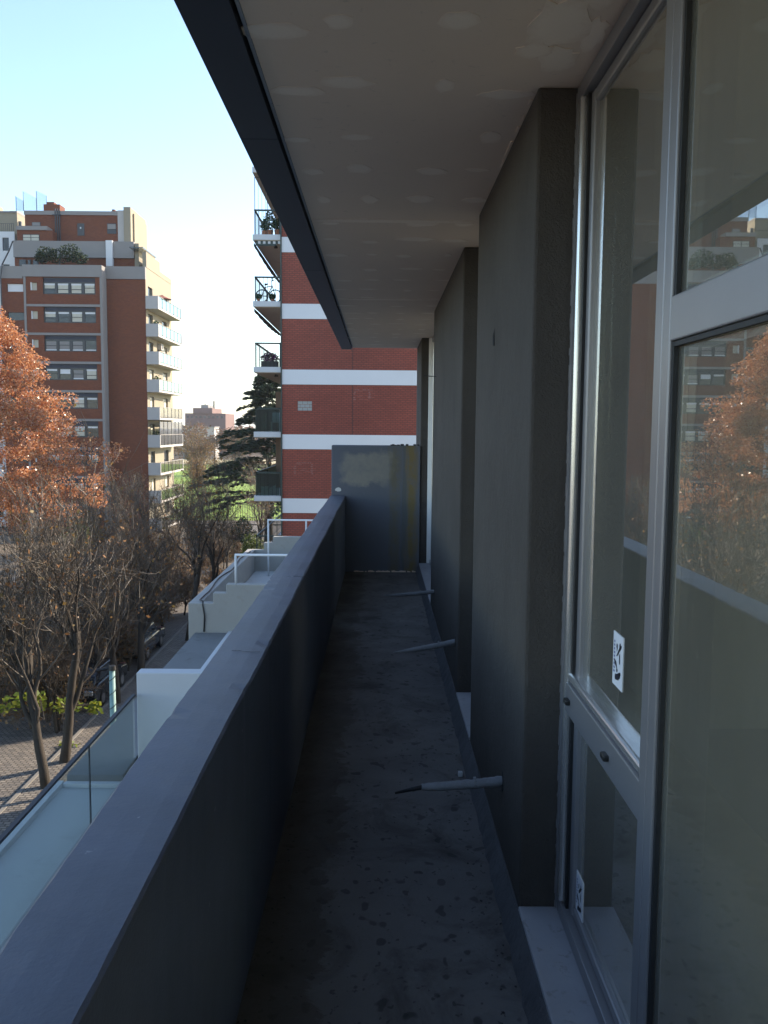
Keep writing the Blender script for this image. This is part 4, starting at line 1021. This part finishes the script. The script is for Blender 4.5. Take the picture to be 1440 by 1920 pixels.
tag(box('kerb', (-10.35, -10.21, -60, 96, -0.15, 0.012), M['kerb'], None, 0.02), kind='structure')
tag(box('kerb', (-20.44, -20.3, -60, 84.6, -0.15, 0.012), M['kerb'], None, 0.02), kind='structure')
tag(MB().quad((-120, 101, -0.13), (60, 101, -0.13), (60, 235, 0.6), (-120, 235, 0.6)).build('lawn', M['lawn']), kind='structure')
M['sand'] = pm('sandy_path', (0.50, 0.42, 0.24), 0.15, 0.1, 0.95, 0.2, 4)
tag(MB().quad((-160, 235, 0.61), (60, 235, 0.61), (60, 262, 0.9), (-160, 262, 0.9)).build('path', M['sand']), kind='structure')

# ================================================================== TREES
M['bark'] = pm('grey_brown_bark', (0.040, 0.031, 0.023), 0.45, 5, 0.9, 0.8, 25, 0.02)
M['twig'] = pm('brown_twigs', (0.065, 0.048, 0.033), 0.4, 3, 0.5, 0.2, 40)
M['leaf_rust'] = leaf_mat('rust_leaves', [(0.34, 0.12, 0.05), (0.50, 0.20, 0.08), (0.60, 0.32, 0.15), (0.42, 0.15, 0.06), (0.62, 0.40, 0.24)], 0.50, 0.28, 0.8)
M['leaf_brown'] = leaf_mat('dry_brown_leaves', [(0.16, 0.075, 0.03), (0.26, 0.13, 0.05), (0.20, 0.14, 0.04)], 0.35, 0.5)
M['leaf_lime'] = leaf_mat('lime_leaves', [(0.10, 0.15, 0.018), (0.17, 0.21, 0.025), (0.20, 0.20, 0.02)], 0.5, 0.5)
M['leaf_olive'] = leaf_mat('olive_leaves', [(0.05, 0.075, 0.015), (0.09, 0.12, 0.025), (0.13, 0.15, 0.03)], 0.35, 0.5)

def grow(mb_t, mb_w, p, d, L, rad, lvl, r, tips, kids, up=0.12, wig=0.16, maxl=4):
    n = (6, 5, 4, 4, 3, 3)[lvl]; pts = [p.copy()]; rr = [rad]; q = p.copy(); dd = d.copy()
    for i in range(n):
        wg = wig*0.45 if lvl == 0 else wig
        dd = (dd+Vector((r.gauss(0, wg), r.gauss(0, wg), r.gauss(0, wg)+up*(0.6 if lvl else 0.2)))).normalized()
        q = q+dd*(L/n); pts.append(q.copy()); rr.append(rad*(1-(0.45 if lvl == 0 else 0.75)*(i+1)/n))
    (mb_t if lvl <= 1 else mb_w).tube(pts, rr, 8 if lvl == 0 else (6 if lvl == 1 else (4 if lvl == 2 else 3)), lvl == 0)
    if lvl >= maxl-1: tips.append((pts, dd))
    if lvl >= maxl: return
    k = kids[lvl]
    for j in range(k):
        t = r.uniform(0.28 if lvl else 0.36, 1.0) if j < k-1 else 1.0
        f = t*n; i = min(int(f), n-1); base = pts[i].lerp(pts[i+1], f-i); dr = (pts[i+1]-pts[i]).normalized()
        a = dr.orthogonal().normalized(); a.rotate(Matrix.Rotation(r.uniform(0, 2*math.pi), 3, dr))
        ang = R((r.uniform(20, 46) if lvl else r.uniform(14, 34)) if up > 0.15 else (r.uniform(22, 58) if lvl else r.uniform(18, 48)))
        if j == k-1: ang *= 0.35
        nd = (dr*math.cos(ang)+a*math.sin(ang)).normalized()
        rb_ = (rr[i]+(rr[i+1]-rr[i])*(f-i))*(0.62 if lvl else 0.66)
        grow(mb_t, mb_w, base, nd, L*r.uniform(0.50, 0.78)*(1.0 if lvl else 0.95), max(rb_, 0.011), lvl+1, r, tips, kids, up, wig, maxl)

def make_tree(name, label, cat, group, seed, H, rad, kids, leaf_m=None, leaf_n=0, leaf_s=0.12, spread=0.25, lean=(0, 0), loc=(0, 0, 0), up=0.12, trunk_k=0.42, maxl=4, wig=0.16, tw_m=None):
    r = random.Random(seed); t = thing(name, (0, 0, 0), label, cat, group)
    a, b = MB(), MB(); tips = []
    grow(a, b, Vector((0, 0, -0.15)), Vector((lean[0], lean[1], 1)).normalized(), H*trunk_k, rad, 0, r, tips, kids, up, wig, maxl)
    a.build('trunk', M['bark'], t, smooth=True, org=Vector((0, 0, 0)))
    c = b.build('crown', tw_m or M['twig'], t, smooth=True, org=Vector((0, 0, 0)))
    if leaf_n:
        mb = MB()
        for i in range(leaf_n):
            pts, dd = r.choice(tips); k = r.random()*(len(pts)-1); j = int(k); p = pts[j].lerp(pts[min(j+1, len(pts)-1)], k-j)
            p = p+Vector((r.gauss(0, spread), r.gauss(0, spread), r.gauss(0, spread*0.8))); leaf(mb, p, leaf_s*r.uniform(0.6, 1.5), r, 0.8)
        mb.build('leaves', leaf_m, t, org=Vector((0, 0, 0)))
    t.location = loc; ORG[t] = Vector(loc); return t

g1 = 'bare street trees along the kerb'
KB = (6, 6, 5, 4)
protos = [make_tree('street_tree', 'nearest bare street tree, leftmost trunk at the kerb', 'tree', g1, 11, 9.8, 0.16, KB, M['leaf_brown'], 160, 0.13, 0.10, (-0.05, 0.05), (-9.65, 25.0, 0), 0.17),
          make_tree('street_tree', 'tall bare street tree just behind the nearest one, straight dark trunk', 'tree', g1, 23, 10.6, 0.17, KB, M['leaf_brown'], 220, 0.13, 0.10, (0.02, 0.05), (-9.85, 27.0, 0), 0.17),
          make_tree('street_tree', 'bare street tree rising behind the teal post', 'tree', g1, 37, 9.8, 0.15, KB, M['leaf_brown'], 500, 0.13, 0.12, (0.03, 0), (-9.95, 33.0, 0), 0.18),
          make_tree('street_tree', 'bare street tree with steep branches, right of the teal post', 'tree', g1, 52, 10.2, 0.17, KB, M['leaf_brown'], 300, 0.13, 0.12, (0.04, 0.02), (-10.0, 36.5, 0), 0.2)]
for i, (x, y, rz_, sc, lab) in enumerate((
        (-9.4, 43, 1.0, 0.95, 'bare street tree beside the neighbouring roof ledge'),
        (-9.5, 50, 2.3, 0.95, 'slender bare street tree left of the roof parapet cable'),
        (-9.3, 68, 5.1, 0.95, 'farthest bare street tree on the near pavement'),
        (-16.5, 37, 0.7, 0.6, 'bare tree across the road at the left edge of the picture'),
        (-20.8, 56, 2.9, 0.68, 'bare tree on the far pavement beside the red tree'),
        (-20.9, 63, 3.7, 0.72, 'bare tree on the far pavement before the plain brick wall'),
        (-20.8, 70, 1.7, 0.8, 'bare tree on the far pavement below the sunlit balconies'),
        (-20.7, 78, 0.2, 0.85, 'bare tree at the corner of the tall brick block'),
        (-24.5, 60, 5.6, 0.68, 'bare tree close to the strip windows of the tall brick block'),
        (-17.5, 88, 2.0, 0.62, 'bare tree standing in the middle of the street end'),
        (-14.5, 44, 0.4, 0.55, 'small bare tree in the road bed behind the cars'),
        (-16.0, 52, 1.9, 0.6, 'small bare tree on the road side below the red tree'),
        (-13.5, 57, 3.3, 0.6, 'small bare tree left of the farthest parked car'),
        (-17.5, 61, 5.0, 0.65, 'small bare tree below the plain brick wall'),
        (-14.2, 66, 0.9, 0.75, 'small bare tree between the street and the evergreen shrubs'),
        (-16.8, 74, 2.2, 0.80, 'small bare tree near the foot of the sunlit balconies'),
        (-13.0, 49, 4.1, 0.55, 'little bare tree just behind the roof parapet'),
        (-18.6, 40, 5.3, 0.55, 'small bare tree at the far kerb by the olive shrub'),
        (-17.0, 99, 4.4, 0.7, 'slim bare tree on the edge of the lawn'))):
    copy_tree(protos[(i*3+1) % 4], (x, y, 0), rz_, sc, lab)
rs = random.Random(77)
for i in range(34):
    Y = rs.uniform(29, 70); X = rs.uniform(-19.5, -10.8)
    copy_tree(protos[i % 4], (X, Y, -0.14), rs.uniform(0, 6.28), rs.uniform(0.38, 0.55), 'thin bare sapling in the tangle of branches below the street trees')['group'] = 'bare saplings in the tangle below the street trees'
for i, (X, Y) in enumerate(((-10.9, 30.3), (-11.9, 31.2), (-12.8, 29.0), (-11.2, 37.6), (-12.4, 38.5), (-13.6, 33.0))):
    copy_tree(protos[i % 4], (X, Y, -0.14), i*1.3, 0.42, 'thin bare sapling in the tangle of branches below the street trees')['group'] = 'bare saplings in the tangle below the street trees'
M['twig_tan'] = pm('tan_twigs', (0.14, 0.10, 0.064), 0.45, 3, 0.5, 0.2, 40)
bl, bgp = 'low twiggy bare bush filling the ground between the street trees', 'twiggy bare bushes between the street trees'
bush0 = [make_tree('bare_bush', bl, 'bush', bgp, 91+q, 8.5, 0.06, (10, 7, 6, 5), M['leaf_brown'], 700, 0.12, 0.15, (0, 0), (-12.5-3*q, 35.5+6*q, -0.14), 0.05, 0.16, 4, 0.2, M['twig_tan']) for q in range(2)]
rs = random.Random(78)
for i in range(36):
    Y = rs.uniform(33, 74); X = rs.uniform(-20.0, -12.4) if i % 3 else rs.uniform(-13.0, -10.6)
    copy_tree(bush0[i % 2], (X, Y, -0.14), rs.uniform(0, 6.28), rs.uniform(0.6, 1.0))
for i in range(26):
    copy_tree(bush0[i % 2], (rs.uniform(-18.0, -12.5), rs.uniform(30.0, 46), -0.14), rs.uniform(0, 6.28), rs.uniform(1.0, 1.5))
for (X, Y) in ((-11.3, 30.9), (-12.2, 30.4), (-10.9, 37.9), (-11.9, 37.6), (-11.4, 44.5), (-12.3, 46.0), (-11.0, 49.5), (-11.8, 54.0)):
    copy_tree(bush0[0], (X, Y, -0.14), X*7, 0.95)
# brown twiggy trees beyond the lawn's edge
g2 = 'twiggy brown trees in the park'
tw = make_tree('park_tree', 'broad twiggy brown tree right of the sunlit balconies', 'tree', g2, 71, 12.5, 0.20, (8, 8, 8, 5), M['leaf_brown'], 3000, 0.22, 0.25, (0, 0), (-30.5, 152, 0), 0.10, 0.42)
copy_tree(tw, (-24.0, 118, 0), 2.0, 0.72, 'twiggy brown tree standing in front of the lawn')
copy_tree(tw, (-31.0, 190, 0), 4.0, 1.0, 'twiggy brown tree farther back on the lawn')
copy_tree(tw, (-37.0, 178, 0), 1.1, 1.05, 'hazy brown tree behind the sunlit balconies')
# the red autumn tree: limbs plus leaf clumps filling a broad, pointed crown
rt = make_tree('red_tree', 'large autumn tree with rust red leaves at the left edge', 'tree', None, 5, 24.0, 0.42, (9, 7, 7, 5), M['leaf_rust'], 9000, 0.15, 0.36, (0, 0), (-21.3, 46.5, 0), 0.10, 0.30)
ENV = [(4.0, 4.6), (6.0, 6.9), (7.5, 7.5), (10.0, 7.0), (11.6, 6.0), (13.2, 3.9), (16.2, 1.8), (17.8, 0.25)]
def env(z):
    for (a, ra), (b, rb2) in zip(ENV[:-1], ENV[1:]):
        if a <= z <= b: return ra+(rb2-ra)*(z-a)/(b-a)
    return 0.2
r = random.Random(15); mb = MB()
for i in range(560):
    z = 5.6+12.0*r.random()**1.05; a = r.uniform(0, 2*math.pi); k = env(z)*(r.random()**0.38)*(0.86+0.16*math.sin(a*3.0+z*0.9)+r.uniform(-0.08, 0.08))
    c_ = (math.cos(a)*k, math.sin(a)*k, z); q = r.uniform(0.45, 0.95)
    leaf_cloud(mb, c_, (q, q, q*0.62), int(250*q), 0.125, r, 0.0, 0.8)
mb.build('foliage', M['leaf_rust'], rt, org=Vector((0, 0, 0))).location = (0, 0, 0)
# cedar
def cedar(loc, H, lab):
    r = random.Random(9); t = thing('cedar_tree', (0, 0, 0), lab, 'tree'); mt, mb_, ml = MB(), MB(), MB()
    mt.tube([(0, 0, -0.2), (0.1, 0, H*0.3), (0, 0.1, H*0.65), (0, 0, H)], [0.42, 0.33, 0.18, 0.02], 8)
    z = 3.6
    while z < H*0.985:
        k = 1-z/H; Lmax = 0.7+8.4*min(1.0, k*1.15)**0.95
        for j in range(5):
            a = r.uniform(0, 2*math.pi); L = Lmax*r.uniform(0.55, 1.1); dz = r.uniform(0.0, 0.18)
            pts = [Vector((math.cos(a)*L*s, math.sin(a)*L*s, z+L*(dz*s*1.4-0.22*s*s))) for s in (0, 0.3, 0.6, 0.85, 1.0)]
            mb_.tube(pts, [0.07*k+0.02, 0.05*k+0.015, 0.03*k+0.01, 0.015, 0.006], 4, False)
            for q in range(int(40+110*L/6)):
                s = r.uniform(0.18, 1.0); f = s*4; i = min(int(f), 3); p = pts[i].lerp(pts[i+1], f-i)
                wdt = 0.95*(1.05-s)*L/4+0.12; side = Vector((-math.sin(a), math.cos(a), 0))*r.uniform(-wdt, wdt)
                p = p+side+Vector((0, 0, r.gauss(0.05, 0.08)-abs(side.length)*0.10))
                u = (Vector((math.cos(a), math.sin(a), 0))*r.uniform(0.5, 1)+side*0.8+Vector((0, 0, r.gauss(-0.05, 0.2)))).normalized()*r.uniform(0.3, 0.7)
                v = u.cross(Vector((r.gauss(0, 0.5), r.gauss(0, 0.5), 1))).normalized()*r.uniform(0.07, 0.15)
                ml.quad(p-u*0.5, p-v, p+u*0.6, p+v)
        z += 0.36*(0.55+0.6*k)
    mt.build('trunk', M['bark'], t, smooth=True, org=Vector((0,0,0))); mb_.build('branches', M['bark'], t, org=Vector((0,0,0))); ml.build('crown', M['needles'], t, org=Vector((0,0,0)))
    t.location = loc
M['needles'] = leaf_mat('blue_green_needles', [(0.018, 0.034, 0.018), (0.030, 0.052, 0.026), (0.05, 0.075, 0.034)], 0.30, 0.6)
cedar((-10.3, 82, 0), 15.6, 'tall dark cedar with flat branches beside the banded brick block')

# shrubs
def shrub(name, label, px, py, Y, w, h, n, size, mat, seed, group, zbase=0.0, dpt=None, root=None):
    c_ = P(px, py, Y); r = random.Random(seed); t = thing(name, (c_.x, Y, zbase), label, 'bush', group)
    mb = MB()
    for i in range(5):
        o = Vector((r.uniform(-0.5, 0.5)*w, r.uniform(-0.4, 0.4)*w, r.uniform(-0.25, 0.25)*h))
        leaf_cloud(mb, (c_.x+o.x, Y+o.y, c_.z+o.z), (w*0.55, (dpt or w)*0.5, h*0.5), n//5, size, r, 0.0)
    mb.build('foliage', mat, t)
    st = MB()
    for i in range(4): st.tube([root or (c_.x+r.uniform(-0.1, 0.1), Y, zbase-0.02), (c_.x+r.uniform(-0.4, 0.4)*w, Y+r.uniform(-0.3, 0.3)*w, c_.z+r.uniform(-0.1, 0.3)*h)], [0.014, 0.007], 5)
    st.build('stem', M['bark'], t)
g3 = 'dark evergreen shrubs at the street end'
shrub('evergreen_shrub', 'wide dark evergreen shrub at the foot of the lawn', 400, 1010, 79, 2.3, 2.0, 2600, 0.20, M['bush'], 1, g3)
shrub('evergreen_shrub', 'dark evergreen shrub left of the cedar trunk', 448, 1000, 78, 1.6, 2.4, 2000, 0.20, M['bush'], 2, g3)
shrub('evergreen_shrub', 'low dark shrub below the wide evergreen one', 425, 1040, 72, 2.2, 1.5, 1800, 0.20, M['bush'], 3, g3)
shrub('evergreen_shrub', 'dark shrub beside the lowest green railing', 476, 1030, 66, 1.1, 1.9, 1500, 0.18, M['leaf_olive'], 4, g3)
shrub('evergreen_shrub', 'broad dark shrub right of the sunlit balconies at street level', 372, 1015, 84, 1.6, 1.8, 1500, 0.2, M['bush'], 5, g3)
g4 = 'leafy shrubs along the street'
shrub('leafy_shrub', 'olive green leafy shrub at the left edge beyond the trunks', 28, 1225, 39, 1.3, 2.6, 2200, 0.16, M['leaf_olive'], 6, g4)
shrub('leafy_shrub', 'lime green shoots left of the nearest trunk', 28, 1318, 25.4, 0.55, 0.4, 75, 0.17, M['leaf_lime'], 7, g4, root=(-9.67, 25.05, 2.0))
shrub('leafy_shrub', 'lime green shoots between the two nearest trunks', 72, 1312, 25.6, 0.22, 0.6, 50, 0.17, M['leaf_lime'], 8, g4, root=(-9.67, 25.05, 2.0))
shrub('leafy_shrub', 'lime green shoots in front of the parked dark car', 135, 1322, 27.6, 0.8, 0.45, 95, 0.17, M['leaf_lime'], 10, g4, root=(-9.85, 27.05, 1.8))
shrub('leafy_shrub', 'lime green shoots close to the teal post', 178, 1325, 27.5, 0.35, 0.45, 50, 0.17, M['leaf_lime'], 12, g4, root=(-9.85, 27.05, 1.8))
shrub('leafy_shrub', 'low lime green weeds on the cobbles behind the near trunks', 130, 1402, 28.5, 0.5, 0.25, 90, 0.14, M['leaf_lime'], 13, g4)
shrub('leafy_shrub', 'olive green bush in the shade across the road', 160, 1010, 66, 2.2, 2.4, 1600, 0.24, M['leaf_olive'], 14, g4)

# teal post
tp = thing('teal_post', (-7.72, 25.2, 0), 'pale teal round street post with a dark cap and wires', 'post')
M['teal'] = pm('faded_teal_paint', (0.20, 0.33, 0.32), 0.3, 5, 0.6, 0.2, 20)
MB().tube([(-7.72, 25.2, 0), (-7.72, 25.2, 3.45)], [0.10, 0.085], 12).build('shaft', M['teal'], tp, smooth=True)
MB().tube([(-7.72, 25.2, 3.45), (-7.72, 25.2, 3.58)], [0.12, 0.10], 12).build('cap', M['black'], tp)
pts = [(-7.72+0.11*math.cos(i*0.9), 25.2+0.11*math.sin(i*0.9), 1.2+i*0.06) for i in range(36)]
MB().tube(pts, 0.010, 4, False).build('wire', M['black'], tp)
MB().tube([(-7.82, 25.2, 3.5), (-8.15, 25.1, 3.46)], 0.05, 6).build('bracket', M['black'], tp)

# ------------------------------------------------------------------ parked cars
def car(loc, rz_, paint, lab, seed):
    t = thing('parked_car', (0, 0, 0), lab, 'car', 'cars parked in the street')
    pm_ = pm('car_paint', paint, 0.05, 2, 0.22, 0, spec=0.7)
    W = 0.86
    low = [(-2.05, 0.30), (2.05, 0.30), (2.12, 0.55), (2.05, 0.78), (1.15, 0.92), (-1.55, 0.95), (-2.02, 0.88), (-2.10, 0.55)]
    MB().prism(low, 'x', -W, W).build('body', pm_, t, 0.07, org=Vector((0, 0, 0)))
    cab = [(-1.85, 0.93), (1.05, 0.92), (0.40, 1.42), (-1.15, 1.45), (-1.65, 1.25)]
    MB().prism([(y, z) for y, z in cab], 'x', -W+0.10, W-0.10).build('cabin', pm_, t, 0.06, org=Vector((0, 0, 0)))
    mbw = MB().quad((-0.66, 1.03, 0.965), (0.66, 1.03, 0.965), (0.60, 0.47, 1.395), (-0.60, 0.47, 1.395)); mbw.build('windscreen', M['pane_far'], t, org=Vector((0,0,0)))
    bpy.data.objects[t.children[-1].name].location = (0, 0.02, 0.012)
    MB().quad((0.60, -1.735, 1.22), (-0.60, -1.735, 1.22), (-0.66, -1.86, 0.99), (0.66, -1.86, 0.99)).build('rear_window', M['pane_far'], t, org=Vector((0,0.0,0)))
    for s in (-1, 1):
        MB().quad((s*(W-0.09), 0.85, 0.97), (s*(W-0.09), 0.35, 1.37), (s*(W-0.09), -1.1, 1.39), (s*(W-0.09), -1.5, 0.99)).build('side_window', M['pane_far'], t, org=Vector((0,0,0)))
        for y in (1.25, -1.25):
            w = MB().tube([(s*(W-0.2), y, 0.31), (s*(W+0.015), y, 0.31)], 0.31, 18).build('wheel', M['black'], t, org=Vector((0,0,0)))
            MB().tube([(s*(W+0.0), y, 0.31), (s*(W+0.022), y, 0.31)], 0.19, 12).build('rim', M['alu'], w, org=Vector((0,0,0)))
        MB().box(s*0.58-0.17, s*0.58+0.17, -2.12, -2.0, 0.62, 0.80).build('headlight', M['alu_bright'], t, 0.02, org=Vector((0,0,0)))
        MB().box(s*0.66-0.12, s*0.66+0.12, 2.0, 2.11, 0.66, 0.80).build('tail_light', M['canopy'], t, 0.02, org=Vector((0,0,0)))
        MB().box(s*(W+0.06)-0.07, s*(W+0.06)+0.07, 0.70, 0.80, 0.93, 1.05).build('side_mirror', M['black'], t, 0.02, org=Vector((0,0,0)))
    MB().box(-0.20, 0.20, -2.135, -2.11, 0.44, 0.56).build('number_plate', M['blind_white'], t, org=Vector((0,0,0)))
    MB().box(-0.75, 0.75, -2.14, -2.0, 0.30, 0.42).build('bumper', M['black'], t, 0.03, org=Vector((0,0,0)))
    t.location = loc; t.rotation_euler = (0, 0, rz_)
car((-11.35, 34.3, -0.14), 0, (0.012, 0.012, 0.014), 'black car parked behind the two nearest trunks', 1)
car((-11.4, 41.0, -0.14), 0, (0.03, 0.035, 0.05), 'dark blue car parked behind the black one', 2)
car((-19.2, 47.0, -0.14), math.pi, (0.45, 0.46, 0.47), 'silver car parked on the far side under the red tree', 3)

# ------------------------------------------------------------------ park fence, distance
pf = thing('park_fence', (-14, 100, 0), 'dark thin railing fence in front of the lawn', 'fence')
for i in range(70):
    x = -26+0.27*i*1.0
    MB().tube([(x, 100, -0.14), (x, 100, 2.0)], 0.022, 4).build('bar', M['win_dark'], pf)
for z in (0.3, 1.8): box('rail', (-26, -7, 99.97, 100.03, z, z+0.05), M['win_dark'], pf)
M['far_brick'] = pm('distant_brick', (0.17, 0.10, 0.085), 0.15, 0.05, 0.9, 0)
fb = thing('distant_building', (P(385, 790, 330).x, 335, 0), 'distant brick building with rooftop antennas on the horizon', 'building')
fx = lambda px: P(px, 790, 330).x; fz = lambda py: P(385, py, 330).z
box('wing', (fx(347), fx(423), 330, 350, 0, fz(775)), M['far_brick'], fb)
box('tower', (fx(363), fx(399), 329, 349, fz(775), fz(765)), M['far_brick'], fb)
box('plant_room', (fx(372), fx(386), 335, 345, fz(765), fz(758.5)), M['frame_grey'], fb)
for px in (391, 393, 373, 376): MB().tube([(fx(px), 340, fz(766)), (fx(px), 340, fz(750 if px > 390 else 755))], 0.18, 4).build('antenna', M['frame_grey'], fb)
for i in range(9): box('window', (fx(350+8*i), fx(354+8*i), 329.9, 330.1, fz(784), fz(780)), M['pane_far'], fb)
pw_ = thing('white_pavilion', (P(370, 815, 275).x, 275, 0), 'long low white pavilion at the far end of the lawn', 'building')
box('wall', (P(340, 815, 275).x, P(402, 815, 275).x, 275, 283, 0, P(370, 801, 275).z), M['balc_white'], pw_)
box('roof', (P(339, 815, 275).x, P(403, 815, 275).x, 274.5, 283.5, P(370, 801, 275).z, P(370, 799.5, 275).z), M['frame_grey'], pw_)
for i in range(9): box('window', (P(344+6.4*i, 815, 275).x, P(347+6.4*i, 815, 275).x, 274.93, 275.0, 3.0, 6.0), M['pane_far'], pw_)
# far wood: one mass of crowns along the horizon
r = random.Random(31); mb = MB()
for i in range(420):
    Y = r.uniform(285, 480); x = P(r.uniform(300, 700), 800, Y).x; h = r.uniform(6, 11.5)
    leaf_cloud(mb, (x, Y, h*0.62), (r.uniform(2.5, 5), 3, h*0.42), 42, 1.5, r, 0.3)
M['far_leaf'] = leaf_mat('distant_autumn_foliage', [(0.15, 0.075, 0.04), (0.22, 0.10, 0.05), (0.10, 0.07, 0.04), (0.16, 0.11, 0.05)], 0.3, 0.8)
tag(mb.build('far_wood', M['far_leaf']), 'hazy band of brown autumn trees on the horizon beyond the lawn', 'trees', None, 'stuff')
r = random.Random(32)
for k, (px, Y, h, lab) in enumerate(((362, 245, 13.2, 'rust coloured tree in front of the distant building'), (402, 240, 12.6, 'smaller rust tree right of the distant building'), (440, 238, 12.5, 'pale brown tree behind the cedar tip'))):
    x = P(px, 800, Y).x; t = thing('distant_tree', (x, Y, 0), lab, 'tree', 'rust trees beyond the lawn')
    MB().tube([(x, Y, 0), (x, Y, h*0.6)], [0.3, 0.12], 6).build('trunk', M['bark'], t)
    mb = MB()
    for q in range(9): leaf_cloud(mb, (x+r.uniform(-3, 3), Y+r.uniform(-2, 2), h*r.uniform(0.4, 0.8)), (2.2, 2, 1.8), 130, 0.6, r, 0.2)
    mb.build('crown', M['far_leaf'], t)

# ------------------------------------------------------------------ the air between here and the horizon
hz_o = MB().box(-1600, 1600, -250, 4600, -1.2, 36.5).build('haze', None); hz_o.data.materials.clear()
hm = bpy.data.materials.new('haze_air'); hm.use_nodes = True; t_ = hm.node_tree; t_.nodes.clear()
vo = t_.nodes.new('ShaderNodeVolumePrincipled'); vo.inputs['Color'].default_value = (0.90, 0.94, 1.0, 1); vo.inputs['Density'].default_value = 0.00026; vo.inputs['Anisotropy'].default_value = 0.3
oo = t_.nodes.new('ShaderNodeOutputMaterial'); t_.links.new(vo.outputs[0], oo.inputs['Volume']); hz_o.data.materials.append(hm)
hz_o['kind'] = 'stuff'; hz_o['label'] = 'thin pale haze over the street and the far lawn'; hz_o['category'] = 'haze'
